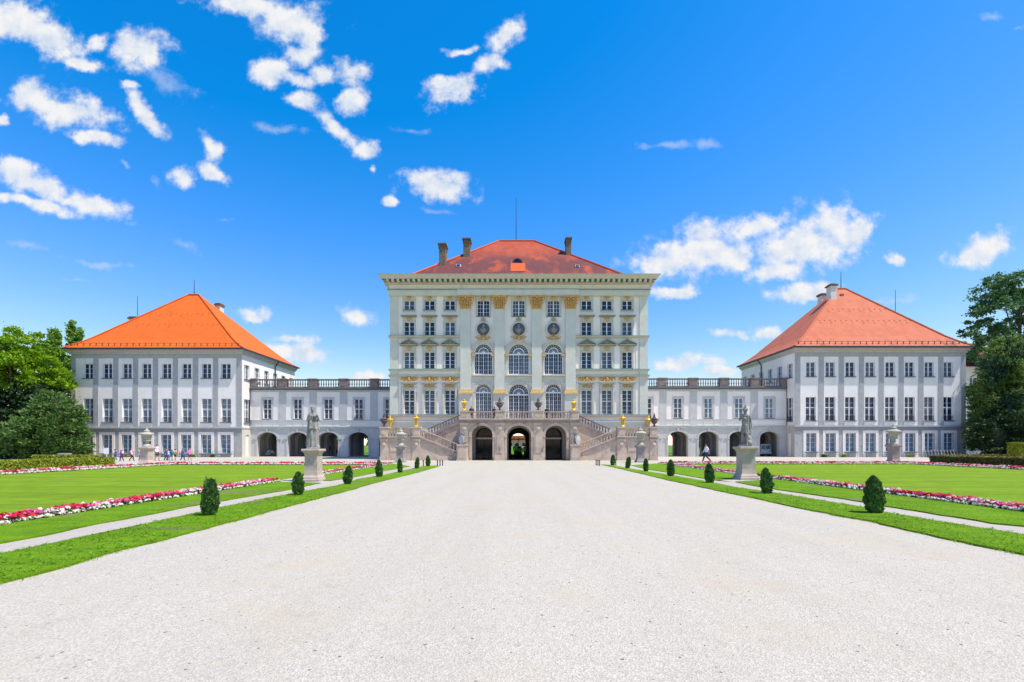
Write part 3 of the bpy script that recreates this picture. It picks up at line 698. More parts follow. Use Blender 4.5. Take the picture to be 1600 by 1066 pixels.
# balustrades
BAL = [(.075, 0), (.085, .05), (.05, .09), (.055, .14), (.105, .28), (.10, .36), (.055, .55), (.045, .66), (.075, .74), (.07, .80)]
def balustrade(p, q, y, za, zb, h=.95, sp=.34, parent=None, m=None, dep=.34, name='balustrade', rmin=.1):
    """run from x=p to x=q at depth y whose foot climbs from za to zb"""
    b = MB(); n = max(2, int(round(abs(q-p)/sp)))
    def rail(o0, o1, d): b.add([(p,y-d,za+o0),(q,y-d,zb+o0),(q,y+d,zb+o0),(p,y+d,za+o0),(p,y-d,za+o1),(q,y-d,zb+o1),(q,y+d,zb+o1),(p,y+d,za+o1)],
                                [(3,2,1,0),(4,5,6,7),(0,1,5,4),(1,2,6,5),(2,3,7,6),(3,0,4,7)])
    rail(0, .14*h, dep/2); rail(.86*h, .94*h, dep/2-.04); rail(.94*h+.001, h, dep/2)
    hh = .72*h/.80
    b.smooth = True
    for i in range(n):
        x = p + (q-p)*(i+.5)/n; z = za + (zb-za)*(i+.5)/n + .14*h
        b.lathe([(r, k*hh) for r, k in BAL], x, y, z, 8)
    b.smooth = False
    return b.build(name, m or M['sand'], parent)
def post(xa, xb, y0, y1, z0, z1, parent, m=None):
    s_ = MB(); s_.box(xa, xb, y0, y1, z0, z1-.14); s_.box(xa-.07, xb+.07, y0-.07, y1+.07, z1-.139, z1); s_.box(xa-.06, xb+.06, y0-.06, y1+.06, z0-.02, z0+.14)
    s_.box(xa+.12, xb-.12, y0-.025, y0-.001, z0+.25, z1-.25)
    return s_.build('post', m or M['sand'], parent)
bz = ZS(655.6)+.001; bh = ZS(642.8)-bz
tp = [(719, 731.5), (773.5, 788.3), (834, 848.6), (890.5, 904.3)]
for p, q in tp: post(XS(p), XS(q), S-.22, S+.62, bz+.02, bz+bh+.1, stair, M['sand'])
for i in range(3): balustrade(XS(tp[i][1])+.1, XS(tp[i+1][0])-.1, S, bz, bz, bh, .30, stair, M['sand'])
# flights and landings, left as surveyed and right mirrored
LZ = ZS(683.5)
for s in (0, 1):
    m_ = (lambda x: x) if s == 0 else mir
    xa, xb, xc_, xd = m_(XS(594.5)), m_(XS(605.5)), m_(XS(644.5)), m_(XS(656.5))
    xe = m_(XS(716)); xt = m_(XS(718.6))
    b = MB(); b.box(xa, xd, S, D-.3, 0, LZ-.16)
    b.box(xb, xc_, S-.05, S-.001, 0, .75)
    b.prism([(xd, 0), (xe, 0), (xe, ZS(707.5)-.18), (xd, LZ-.18)], S, S+1.6)
    b.prism([(xd, 0), (xt, 0), (xt, TZ-.2), (xd, LZ-.2)], S+1.75, D-.3)
    b.box(xe, xt, S+.3, S+1.6, 0, .55)
    b.box(xd, xe, S-.06, S-.001, 0, .46)
    p0_, p1_ = sorted((xb, xc_)); p0_ += .30; p1_ -= .30
    for q in ((p0_, p1_, .95, 1.03), (p0_, p1_, LZ-.55, LZ-.47), (p0_, p0_+.08, 1.03, LZ-.55), (p1_-.08, p1_, 1.03, LZ-.55)): b.box(q[0], q[1], S-.05, S-.001, q[2], q[3])
    b.build('flight_wall', M['sand'], stair)
    b = MB()
    b.prism([(xd, LZ-.179), (xe, ZS(707.5)-.179), (xe, ZS(707.5)), (xd, LZ)], S-.13, S+.3); b.box(min(xa, xd)-.1, max(xa, xd)+.1, S-.16, S+.3, LZ-.159, LZ)
    b.prism([(xd, LZ-.199), (xt, TZ-.199), (xt, TZ), (xd, LZ)], S+1.63, S+2.0)
    b.build('string', M['sanddark'], stair)
    b = MB(); n = 14
    for i in range(n):
        x0, x1 = xd+(xe-xd)*i/n, xd+(xe-xd)*(i+1)/n; zz = LZ-.05-(LZ-ZS(707.5))*(i+.5)/n; b.box(x0, x1, S+.31, S+1.59, zz-.3, zz)
        x0, x1 = xd+(xt-xd)*i/n, xd+(xt-xd)*(i+1)/n; zz = LZ-.05+(TZ-LZ)*(i+.5)/n; b.box(x0, x1, S+2.01, D-.31, zz-.3, zz)
    b.box(min(xa, xd)+.3, max(xa, xd), S+.31, D-.31, LZ-.155, LZ-.03)
    b.build('steps', M['sand'], stair)
    for p, q in ((xa, xb), (xc_, xd)):
        a_, b_ = sorted((p, q)); s_ = MB(); s_.box(a_, b_, S-.1, S-.001, .45, LZ-.16); s_.box(a_-.06, b_+.06, S-.17, S-.001, 0, .449); s_.box(a_-.05, b_+.05, S-.16, S-.001, LZ-.45, LZ-.161); s_.ell(((a_+b_)/2, S-.14, LZ-.75), (.22, .08, .22), 8, 5)
        s_.build('pilaster', M['sand'], stair)
        post(a_, b_, S-.2, S+.55, LZ+.02, ZS(667), stair, M['sand'])
    balustrade(min(xb, xc_)+.08, max(xb, xc_)-.08, S+.1, LZ, LZ, ZS(668.5)-LZ, .30, stair)
    balustrade(xd, xe, S+.08, LZ, ZS(707.5), ZS(670)-LZ, .30, stair)
    balustrade(m_(XS(663)), xt, S+1.82, LZ+(TZ-LZ)*.09, TZ, bh*.95, .30, stair, M['sanddark'])
    balustrade(min(xa, xd)+.1, max(xa, xd)-.1, D-.5, LZ, LZ, .95, .30, stair)
    a_, b_ = sorted((m_(XS(716.2)), m_(XS(731))))
    # ground block that carries the lion
    post(a_, b_, S-1.15, S-.21, .0, ZS(694.5), stair, M['sand'])

# ================================================================== PAVILIONS and WINGS
PD = 64.0
PX = lambda p: wx(p, PD)
PZ = lambda p: wz(p, PD)
WD = 66.1
VX = lambda p: wx(p, WD)
VZ = lambda p: wz(p, WD)
h1, h2, h3 = PZ(568.5)-PZ(591), PZ(623)-PZ(660), PZ(679.5)-PZ(708.5)
casement('v1', 1.22, h1, 2, 3, .26, extras=[('sill', sillmesh(1.25, .14, .11))])
def railing(b):
    b.box(-.6, .6, -.02, .0, .55, .60); b.box(-.6, .6, -.02, .0, .02, .07)
    for i in range(13): b.box(-.59+i*.096, -.572+i*.096, -.018, -.002, .07, .55)
rail_me = om('railing', M['black'], railing)
casement('v2', 1.36, h2, 2, 4, .30, pane=M['glasscurt'], transom=.56, extras=[('sill', sillmesh(1.4, .14, .11)), ('railing', rail_me)])
def wsurr(w, h, t=.36):
    def fn(b):
        b.box(-w/2-t, -w/2-.002, -.10, -.06, -.75, h+t); b.box(w/2+.002, w/2+t, -.10, -.06, -.75, h+t); b.box(-w/2-.002, w/2+.002, -.10, -.06, h+.002, h+t)
    return om('surround', M['white'], fn)
casement('v3', 1.36, h3, 2, 4, .24, pane=M['glassblue'], extras=[('sill', sillmesh(1.5, .3, .12)), ('surround', wsurr(1.36, h3))])
hw_ = VZ(624)-VZ(654.5)
def wgsurr(b):
    w, h, W = 1.1, hw_, 1.66
    b.box(-W/2, -w/2-.001, -.05, -.002, -.02, h+.3); b.box(w/2+.001, W/2, -.05, -.002, -.02, h+.3); b.box(-w/2-.001, w/2+.001, -.05, -.002, h+.001, h+.3)
casement('vw', 1.08, hw_, 2, 4, .18, pane=M['glassnavy'], transom=.5, extras=[('surround', om('surround', M['winggrey'], wgsurr)), ('sill', sillmesh(1.1, .12, .1))])
paneN1 = om('pane', M['glassnavy'], lambda b: b.add([(-.68,.30,0),(.68,.30,0),(.68,.30,h2),(-.68,.30,h2)], [(0,1,2,3)]))
paneBW = om('pane', M['glassblue'], lambda b: b.add([(-.54,.18,0),(.54,.18,0),(.54,.18,hw_),(-.54,.18,hw_)], [(0,1,2,3)]))
wcx = [138, 168, 198.5, 229, 260.3, 291.5, 322.7, 353]
strips = [(111.5, 118.5), (146.3, 154), (177.3, 185), (208.3, 216), (239.3, 247), (270.3, 278), (301.5, 309.5), (333, 341), (369.8, 378.2)]
DEP = 15.2
for side in (0, 1):
    m_ = (lambda x: x) if side == 0 else mir
    dz = 0 if side == 0 else .22
    Zs = lambda p: PZ(p) + dz
    x0, x1 = sorted((m_(PX(112)), m_(PX(378))))
    lab = ('white three storey side pavilion with bright orange pyramid roof' if side == 0 else 'white three storey side pavilion with faded pink red roof beside the tall tree')
    pav = empty('pavilion', ((x0+x1)/2, PD, 0), lab, 'building', 'side pavilions of the palace')
    inner = m_(PX(378))                      # the face towards the palace
    inx = (lambda a, d, z: (inner - d, a, z)) if side == 0 else (lambda a, d, z: (inner + d, a, z))
    sy = [PD+1.2+2.55*i for i in range(6)]
    up, lo = [], []
    for c in wcx:
        cx = m_(PX(c)); up += [(cx-.61, cx+.61, Zs(591), Zs(568.5)), (cx-.68, cx+.68, Zs(660), Zs(623))]; lo.append((cx-.68, cx+.68, Zs(708.5), Zs(679.5)))
    b = MB(); wall_holes(b, x0, x1, Zs(668), Zs(546), up, .34, front(PD))
    sup = []
    for a in sy: sup.append((a-.61, a+.61, Zs(591), Zs(568.5)))
    sup.append((sy[0]-.68, sy[0]+.68, Zs(660), Zs(623)))
    wall_holes(b, PD, PD+DEP, Zs(668), Zs(546), sup, .34, inx)
    outer = m_(PX(112)); b.add([(outer, PD, -.3), (outer, PD+DEP, -.3), (outer, PD+DEP, Zs(546)), (outer, PD, Zs(546))], [(0,1,2,3)])
    b.add([(x0, PD+DEP, -.3), (x1, PD+DEP, -.3), (x1, PD+DEP, Zs(546)), (x0, PD+DEP, Zs(546))], [(0,1,2,3)])
    b.build('wall', M['whiteside'], pav)
    b = MB(); wall_holes(b, x0-.06, x1+.06, -.3, Zs(668)-.001, lo, .34, front(PD-.06))
    sgn = 1 if side == 0 else -1
    b.build('ground_floor_wall', M['roughgrey'], pav)
    b = MB(); inx2 = (lambda a, d, z: (inner+.06 - d, a, z)) if side == 0 else (lambda a, d, z: (inner-.06 + d, a, z))
    wall_holes(b, PD-.06, PD+DEP, -.3, Zs(668)-.001, [(sy[0]-.42, sy[0]+.42, 0.1, Zs(679.5))], .2, inx2)
    b.build('ground_floor_wall', M['moulding'] if side == 0 else M['pinkgrey'], pav)
    for i, c in enumerate(wcx):
        cx = m_(PX(c))
        place('v1', pav, (cx, PD, Zs(591))); place('v2', pav, (cx, PD, Zs(660)), 0, paneN1 if side else None); place('v3', pav, (cx, PD, Zs(708.5)))
    rz = PI/2 if side == 0 else -PI/2
    for a in sy: place('v1', pav, (inner, a, Zs(591)), rz)
    place('v2', pav, (inner, sy[0], Zs(660)), rz, paneN1 if side else None)
    d_ = MB()
    if side == 0: d_.box(inner-.14, inner-.05, sy[0]-.42, sy[0]+.42, .1, Zs(679.5))
    else: d_.box(inner+.05, inner+.14, sy[0]-.42, sy[0]+.42, .1, Zs(679.5))
    d_.build('side_door', M['whiteside'], pav)
    # grey pilaster strips, frieze, string course
    for p, q in strips:
        a_, c_ = sorted((m_(PX(p)), m_(PX(q)))); s_ = MB(); s_.box(a_, c_, PD-.055, PD-.001, Zs(667.5), Zs(560)); s_.build('strip', M['stripgrey'], pav)
    b = MB(); b.box(x0-.03, x1+.03, PD-.07, PD-.001, Zs(559.9), Zs(554)); b.build('frieze', M['stripgrey'], pav)
    ov = .5; ovy = .72
    b = MB(); b.box(x0-.16, x1+.16, PD-.20, PD+DEP+.1, Zs(553.9), Zs(551)); b.box(x0-.34, x1+.34, PD-.38, PD+DEP+.2, Zs(551)+.001, Zs(547.6)); b.box(x0-ov+.06, x1+ov-.06, PD-ovy+.06, PD+DEP+.4, Zs(547.6)+.001, Zs(546.4))
    b.build('cornice', M['pavtrim'], pav)
    b = MB(); b.box(x0-.10, x1+.10, PD-.24, PD-.061, Zs(669.6), Zs(667.6)); yo = (inner, inner+.12) if side == 0 else (inner-.12, inner)
    b.box(yo[0]+.002*sgn, yo[1], PD-.06, PD+DEP, Zs(669.6), Zs(667.6)); b.build('string_course', M['pavtrim'], pav)
    b = MB(); b.box(x0-.06, x1+.06, PD-.075, PD-.0615, Zs(676.5), Zs(669.7)); b.build('band', M['bandgrey'], pav)  # mid grey strip just below the string course
    # roof
    ez2 = Zs(546.4)+.002; ry2 = PD + 7.6
    if side == 0: r0, r1, rzz = wx(295, ry2), wx(311, ry2), wz(461, ry2)
    else: r0, r1, rzz = wx(1308.5, ry2), wx(1321, ry2), wz(451.5, ry2)
    ex0, ex1, eya, eyb = x0-ov, x1+ov, PD-ovy, PD+DEP+ov
    k = .12; rm = M['rooforange'] if side == 0 else M['roofpink']
    def lerp(a, c, t): return a + (c-a)*t
    b = MB()
    ringz = [(0, 0), (.10, .072), (.2, .16), (1, 1)]      # bell-cast foot: the eaves flatten a little
    rv = []
    for t, zt_ in ringz:
        z_ = lerp(ez2+.10, rzz, zt_)
        rv.append([(lerp(ex0, r0, t), lerp(eya, ry2, t), z_), (lerp(ex1, r1, t), lerp(eya, ry2, t), z_), (lerp(ex1, r1, t), lerp(eyb, ry2+.4, t), z_), (lerp(ex0, r0, t), lerp(eyb, ry2+.4, t), z_)])
    for A_, B_ in zip(rv[:-1], rv[1:]):
        for i in range(4): b.add([A_[i], A_[(i+1) % 4], B_[(i+1) % 4], B_[i]], [(0,1,2,3)])
    b.add(rv[-1], [(0,1,2,3)])
    b.box(ex0, ex1, eya, eyb, ez2, ez2+.099)
    rf = b.build('roof', rm, pav)
    b = MB()
    for i in (0, 1): b.tube([Vector(rv[j][i]) + Vector((0, 0, .03)) for j in range(4)], .13, 6)
    b.tube([Vector(rv[3][0]) + Vector((0, 0, .04)), Vector(rv[3][1]) + Vector((0, 0, .04))], .15, 6)
    b.build('ridge_tiles', rm, rf)
    b = MB(); b.box(ex0-.08, ex1+.08, eya-.12, eya-.001, ez2-.10, ez2+.12)
    for xx in ((ex1, ex1+.1) if side == 0 else (ex0-.1, ex0),): b.box(xx[0]+.001, xx[1], eya-.1, eyb, ez2-.10, ez2+.12)
    b.build('gutter', M['black'], rf)
    # snow guards
    b = MB()
    for tt in (.42, .62):
        z_ = lerp(ez2+.1, rzz, tt)
        tx = (tt-.16)/.84*.8+.2; xa, xb = lerp(ex0, r0, tx), lerp(ex1, r1, tx); yy = lerp(eya, ry2, tx)
        for i in range(int((xb-xa)/.75)):
            for q in (0, .35):
                zz2 = z_ - q; t2 = (lerp(0, 1, (zz2-(ez2+.1))/(rzz-ez2-.1))-.16)/.84*.8+.2
                if q and i % 2: continue
                b.box(xa+.6+i*.75-.04, xa+.6+i*.75+.04, lerp(eya, ry2, t2)-.06, lerp(eya, ry2, t2)+.06, zz2-.05, zz2+.04)
    yy = lerp(eya, ry2, .05); zz2 = lerp(ez2+.1, rzz, .036)
    b.tube([(ex0+.6, yy-.05, zz2+.34), (ex1-.6, yy-.05, zz2+.34)], .03, 5)
    for i in range(28): xx = ex0+.8+(ex1-ex0-1.6)*i/27; b.box(xx-.03, xx+.03, yy-.1, yy, zz2, zz2+.36)
    b.build('snow_guard', M['chimcap'], rf)
    def rpt2(px, py, back=False):
        y = eya
        for _ in range(40): y = lerp(eya, ry2, (lerp(0, 1, (wz(py, y)-(ez2+.1))/(rzz-ez2-.1))-.16)/.84*.8+.2)
        return wx(px, y), y, wz(py, y)
    if side == 0:
        for px, pt_, dd, w, zb_ in ((340, 473.5, PD+9.5, .95, 16.5), (207, 494.5, PD+11, 1.5, 15.5)):
            c = MB(); zt_ = wz(pt_, dd); xx = wx(px, dd); c.box(xx-w*.38, xx+w*.38, dd, dd+1, zb_, zt_-.4); o = c.build('chimney', M['chimwhite'], rf)
            c = MB(); c.box(xx-w/2, xx+w/2, dd-.1, dd+1.1, zt_-.399, zt_-.15); c.box(xx-w*.4, xx+w*.4, dd, dd+1, zt_-.149, zt_); c.build('chimney_cap', M['chimcap'], o)
        rods = ((303.5, 437, ry2, rzz-.1), (215, 463, PD+11.5, 17.5))
    else:
        x_, y_, z_ = rpt2(1302.5, 468)
        c = MB(); zt_ = wz(443, y_); c.box(x_-.42, x_+.42, y_-.05, y_+1, z_-.8, zt_-.35); o = c.build('chimney', M['chimwhite'], rf)
        c = MB(); c.box(x_-.58, x_+.58, y_-.2, y_+1.15, zt_-.349, zt_-.15); c.box(x_-.4, x_+.4, y_, y_+1, zt_-.149, zt_); c.build('chimney_cap', M['chimcap'], o)
        dd = PD+9.3; c = MB(); xx = wx(1289, dd); zt_ = wz(458.5, dd); c.box(xx-.5, xx+.5, dd, dd+1, 17, zt_-.3); o = c.build('chimney', M['chimwhite'], rf); c = MB(); c.box(xx-.65, xx+.65, dd-.1, dd+1.1, zt_-.299, zt_); c.build('chimney_cap', M['chimcap'], o)
        x_, y_, z_ = rpt2(1315.5, 462); c = MB(); c.box(x_-.25, x_+.25, y_-.1, y_+.3, z_-.05, z_+.25); c.build('skylight', M['glassblue'], rf)
        rods = ((1314, 425, ry2, rzz-.1), (1399, 453, PD+11.5, 17.5))
    for px, py, dd, zb_ in rods:
        c = MB(); c.tube([(wx(px, dd), dd, zb_), (wx(px, dd), dd, wz(py, dd))], [.07, .03], 6); c.build('lightning_rod', M['black'], rf)
    c = MB(); pxx = inner + sgn*.14
    c.tube([(inner+sgn*.5, PD+9, ez2), (pxx, PD+8.6, ez2-.9), (pxx, PD+8.6, 10.0)], .085, 6); c.build('drainpipe', M['black'], pav)

    # -------------------------------------------------- gallery wing
    lab = 'low white gallery wing with open arches between palace and orange roofed pavilion' if side == 0 else 'low white gallery wing with open arches between palace and pink roofed pavilion'
    wa, wb = sorted((m_(VX(389.5)), m_(VX(625))))
    wing = empty('gallery_wing', ((wa+wb)/2, WD, 0), lab, 'building', 'arcaded wings of the palace')
    acx = [417.7, 465.2, 513.0, 560.5, 608.0]; ahw = 1.36
    VZs = lambda p: VZ(p) + dz*.5
    acr, ari = VZs(675.6), VZs(675.6)-VZs(685.5)
    wch = []
    for c in acx[:4]:
        cx = m_(VX(c)); wch.append((cx-.54, cx+.54, VZs(654.5), VZs(624)))
    if side == 1 or True:
        cx = m_(VX(608)); wch.append((cx-.54, cx+.54, VZs(654.5), VZs(624)))
    b = MB(); wall_holes(b, wa, wb, VZs(668.6), VZs(608.5), wch, .24, front(WD))
    b.add([(wa, WD+6.6, 0), (wb, WD+6.6, 0), (wb, WD+6.6, VZs(608.5)), (wa, WD+6.6, VZs(608.5))], []); 
    b.box(wa, wb, WD+.25, WD+6.4, VZs(612), VZs(608.5)-.002)
    b.build('wall', M['whiteside'], wing)
    ah = [(m_(VX(c))-ahw, m_(VX(c))+ahw, -.3, acr, ari) for c in acx]
    ah = [h_ for h_ in ah if h_[0] > wa+.1 and h_[1] < wb-.1]
    b = MB(); wall_holes(b, wa, wb, -.3, VZs(668.6)-.002, ah, .7, front(WD-.05)); b.build('arcade_wall', M['winggrey'], wing)
    b = MB(); wall_holes(b, wa, wb, -.3, VZs(608.5), ah, .7, front(WD+5.9))
    for a_, c_ in zip(acx[:-1], acx[1:]):
        xm = m_((VX(a_)+VX(c_))/2); b.box(xm-.35, xm+.35, WD+.66, WD+5.89, -.1, VZs(671))
    b.add([(wa, WD+.6, VZs(671)), (wb, WD+.6, VZs(671)), (wb, WD+5.95, VZs(671)), (wa, WD+5.95, VZs(671))], [(0,1,2,3)])
    for c in acx[:4]:                                           # ribs of the vault inside each bay
        cx = m_(VX(c)); b.arcband(cx, acr-ari-.1, ahw-.02, ahw+.5, WD+2.9, WD+3.3, 0, PI, 14, .75)
        for s in (-1, 1): b.box(cx+s*(ahw+.24)-.26, cx+s*(ahw+.24)+.26, WD+2.9, WD+3.3, 0, acr-ari-.1)
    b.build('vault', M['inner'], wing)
    for h_ in ah:
        s_ = MB(); cx = (h_[0]+h_[1])/2; s_.arcband(cx, acr-ari, ahw, ahw+.26, WD-.13, WD-.051, 0, PI, 20, ari/ahw)
        for s in (-1, 1):
            a_, c_ = sorted((cx+s*(ahw+.001), cx+s*(ahw+.26))); s_.box(a_, c_, WD-.11, WD-.051, 0, acr-ari-.12)
            a_, c_ = sorted((cx+s*(ahw-.03), cx+s*(ahw+.6))); s_.box(a_, c_, WD-.15, WD+.2, acr-ari-.119, acr-ari+.02)
        s_.prism([(cx-.1, acr+.02), (cx+.1, acr+.02), (cx+.16, acr+.5), (cx-.16, acr+.5)], WD-.19, WD-.131)
        s_.build('archivolt', M['pavtrim'], wing)
    for i, c in enumerate(acx[:5]):
        cx = m_(VX(c)); place('vw', wing, (cx, WD, VZs(654.5)), 0, paneBW if (side and i < 3) else None)
    for a_, c_ in zip(acx[:-1], acx[1:]):
        xm = m_((VX(a_)+VX(c_))/2); s_ = MB(); s_.box(xm-.5, xm+.5, WD-.06, WD-.001, VZs(656), VZs(613)); s_.build('strip', M['winggrey'], wing)
    b = MB(); b.box(wa, wb, WD-.05, WD-.001, VZs(612.9), VZs(609.6)); b.build('frieze', M['winggrey'], wing)
    b = MB(); b.box(wa, wb, WD-.14, WD-.001, VZs(657.6), VZs(656.2)); b.box(wa, wb, WD-.2, WD-.001, VZs(669.6), VZs(668)); sc = b.build('string_course', M['winggrey'], wing)
    b = MB(); b.box(wa, wb, WD-.22, WD-.001, VZs(668)+.002, VZs(668)+.05); b.build('flashing', M['copper'], sc)
    for c in acx:
        cx = m_(VX(c)); b = MB(); b.box(cx-.62, cx+.62, WD-.04, WD-.001, VZs(666), VZs(659.4)); b.build('panel', M['white'], wing)
        for s in (-1, 1):
            if wa < cx+s*1.2-.42 and cx+s*1.2+.42 < wb: b = MB(); b.box(cx+s*1.2-.40, cx+s*1.2+.40, WD-.04, WD-.001, VZs(666), VZs(659.4)); b.build('panel', M['white'], wing)
    wc1 = VZs(606.6)
    b = MB(); b.box(wa, wb, WD-.2, WD+6.6, VZs(609.5), VZs(608)); b.box(wa, wb, WD-.42, WD+6.8, VZs(608)+.001, wc1); b.build('cornice', M['sill'], wing)
    hb = VZs(592)-wc1
    pcs = [397.2, 441.8, 489.5, 537.5, 585.5, 631]
    for i, p in enumerate(pcs):
        hwp = .35 if i == 0 else .58
        xm = m_(VX(p)); 
        if xm-hwp < wa-.1 or xm+hwp > wb+.1: continue
        post(xm-hwp, xm+hwp, WD-.3, WD+.3, wc1+.002, wc1+hb, wing, M['balus'])
    for a_, c_ in zip(pcs[:-1], pcs[1:]):
        xa, xb = sorted((m_(VX(a_)), m_(VX(c_)))); balustrade(max(xa, wa)+.62, min(xb, wb)-.62, WD, wc1+.003, wc1+.003, hb-.06, .33, wing, M['balus'], .3)
    c = MB(); xx = m_(VX(391.3)); c.tube([(xx, WD-.2, wc1-.2), (xx, WD-.2, .1)], .10, 6); c.build('drainpipe', M['black'], wing)

# low annexe behind the right hand tree
DA = 76.0
ann = empty('annexe', (wx(1545, DA), DA, 0), 'pale annexe with dark red roof half hidden behind the big trees', 'building')
b = MB(); xa, xb = wx(1505, DA), wx(1600, DA)
ahl = []
for c in (1521, 1545, 1570, 1592):
    cx = wx(c, DA); ahl += [(cx-.6, cx+.6, wz(612, DA), wz(590, DA)), (cx-.6, cx+.6, wz(665, DA), wz(640, DA))]
wall_holes(b, xa, xb, -.3, wz(573, DA), ahl, .25, front(DA)); b.add([(xa, DA, -.3), (xa, DA+10, -.3), (xa, DA+10, wz(573, DA)), (xa, DA, wz(573, DA))], [(0,1,2,3)])
b.build('wall', M['whiteside'], ann)
casement('an', 1.2, wz(590, DA)-wz(612, DA), 2, 3, .2, pane=M['glassnavy'])
for h_ in ahl: place('an', ann, ((h_[0]+h_[1])/2, DA, h_[2]))
b = MB(); ze = wz(573, DA); b.add([(xa-.6, DA-.6, ze), (xb+.6, DA-.6, ze), (xb+.6, DA+11, ze), (xa-.6, DA+11, ze), (xa+4, DA+5, ze+4), (xb-4, DA+5, ze+4)], [(0,1,5,4), (1,2,5), (2,3,4,5), (3,0,4), (3,2,1,0)])
b.build('roof', M['roofold'], ann)

# ================================================================== GROUND
def sheet(name, poly, z, m, thick=0, jit=0, label=None, cat=None, kind='structure', step=.5):
    pts = []
    for i in range(len(poly)):
        p, q = Vector((*poly[i], 0)), Vector((*poly[(i+1) % len(poly)], 0)); n = max(1, int((q-p).length/step)) if jit else 1
        for k in range(n):
            t = p.lerp(q, k/n); pts.append((t.x + random.uniform(-jit, jit), t.y + random.uniform(-jit, jit)))
    bm = bmesh.new(); vs = [bm.verts.new((x, y, z)) for x, y in pts]; f = bm.faces.new(vs)
    if thick:
        lo_ = [bm.verts.new((x, y, z-thick)) for x, y in pts]
        for i in range(len(pts)): j = (i+1) % len(pts); bm.faces.new((vs[j], vs[i], lo_[i], lo_[j]))
    bmesh.ops.triangulate(bm, faces=[f]); bmesh.ops.recalc_face_normals(bm, faces=bm.faces[:])
    me = bpy.data.meshes.new(name); bm.to_mesh(me); bm.free(); me.materials.append(m)
    for p in me.polygons:
        if p.normal.z < -.5: p.flip()
    o = bpy.data.objects.new(name, me); COL.objects.link(o); OLOC[o.name] = (0, 0, 0)
    return tag(o, label, cat, None, kind)
sheet('ground', [(-1500, -1500), (1500, -1500), (1500, 1500), (-1500, 1500)], -.03, M['field'])
sheet('gravel_forecourt', [(-90, -25), (90, -25), (90, 72.5), (-90, 72.5)], 0, M['gravel'])
def ext(pts, y=1.0):                              # run the line on towards and past the camera
    (xa, ya), (xb, yb) = pts[0], pts[min(3, len(pts)-1)]
    return [(xa + (xa-xb)*(ya-y)/(yb-ya), y)] + pts
Lout = ext([gp(*p) for p in ((0,913.5),(75,894),(112,883),(169,867),(234,850),(300,832.5),(394,808),(459,790),(534,770),(560,763),(593,753.5),(650,739.5),(686,729.2))])
Lin = ext([gp(*p) for p in ((0,868),(94,849),(188,829.5),(300,805),(343,795),(450,773.5),(534,758.5),(560,749.5),(600,743),(630,736),(660,729.3),(684,727.6))])
LB = ext([gp(*p) for p in ((0,851),(94,833),(150,820),(175,815.5),(188,814),(234,805),(300,792),(394,776),(459,765),(500,755.8))])
LF = [(-10.45, 1.0), (-10.45, 21.3)]
LB2 = [gp(*p) for p in ((500,751.5),(516,752),(536,749),(560,745),(575,742),(600,736.5),(630,731.5),(641,729))]
Rout = ext([gp(*p) for p in ((1600,869),(1502,848),(1421,830),(1364,816.5),(1319,809),(1237,792),(1167,777),(1120,767.2),(1072,756.5),(1044,751),(1010,742.6),(969,733),(939,726.3))])
Rin = ext([gp(*p) for p in ((1600,837.5),(1470,817),(1382,802),(1350,794.5),(1256,778.6),(1209,771),(1147,762),(1106,753.6),(1054,744),(1010,737),(977,731.6),(955,727))])
RB = ext([gp(*p) for p in ((1600,823.7),(1551,819),(1470,806),(1382,792),(1350,785.6),(1303,778.6),(1256,772),(1209,765),(1187,761.4),(1148,753.8))])
RB2 = [gp(*p) for p in ((1115,751),(1106,749.5),(1055,740.6),(1010,733.7),(986,727.5))]
verges = []
v1 = Lout + Lin[::-1]; v2 = Rout + Rin[::-1]
v3 = LB + [gp(470, 754.5), (-10.45, 20.9), (-10.45, 1.0)]
v4 = LB2 + [(-10.45, 40.8), (-10.45, 24.2), (-10.0, 23.6)]
v5 = RB + [gp(1192, 751), (12.2, 22.6), (12.2, 1.0)]
v6 = RB2 + [(12.0, 41.4), (12.1, 25), (11.6, 24.2)]
for v in (v1, v2, v3, v4, v5, v6): sheet('grass_verge', v, .035, M['verge'], .06, .05, step=.3)
sheet('lawn', [(-11.1, 1), (-11.1, 38.4), (-27.7, 38.4), (-27.7, 1)], .03, M['lawn'], .06, .02)
sheet('lawn', [(12.85, 1), (12.85, 39.6), (32.6, 39.6), (32.6, 1)], .03, M['lawn'], .06, .02)
sheet('path', LB + LB2 + Lin[::-1], .004, M['pathgravel'], 0, 0)
sheet('path', RB + RB2 + Rin[::-1], .004, M['pathgravel'], 0, 0)
# ------------------------------------------------------------------ fast quads
def quads(name, C, U, V, m, parent=None, tri=False, midx=None, mats=None):
    N = len(C)
    if tri: P = np.stack([C-U, C+U, C+V], 1).reshape(-1, 3); k = 3
    else: P = np.stack([C-U-V, C+U-V, C+U+V, C-U+V], 1).reshape(-1, 3); k = 4
    if parent is not None: P = P - np.array(OLOC[parent.name])
    me = bpy.data.meshes.new(name); me.vertices.add(len(P)); me.vertices.foreach_set('co', P.astype(np.float32).ravel())
    me.loops.add(N*k); me.loops.foreach_set('vertex_index', np.arange(N*k, dtype=np.int32))
    me.polygons.add(N); me.polygons.foreach_set('loop_start', np.arange(0, N*k, k, dtype=np.int32))
    for mm in (mats or [m]): me.materials.append(mm)
    if midx is not None: me.polygons.foreach_set('material_index', midx.astype(np.int32))
    me.update(calc_edges=True); me.validate()
    o = bpy.data.objects.new(name, me); COL.objects.link(o); OLOC[o.name] = OLOC[parent.name] if parent is not None else (0, 0, 0)
    if parent is not None: o.parent = parent
    return o
def unit(v): return v / (np.linalg.norm(v, axis=1, keepdims=True) + 1e-9)
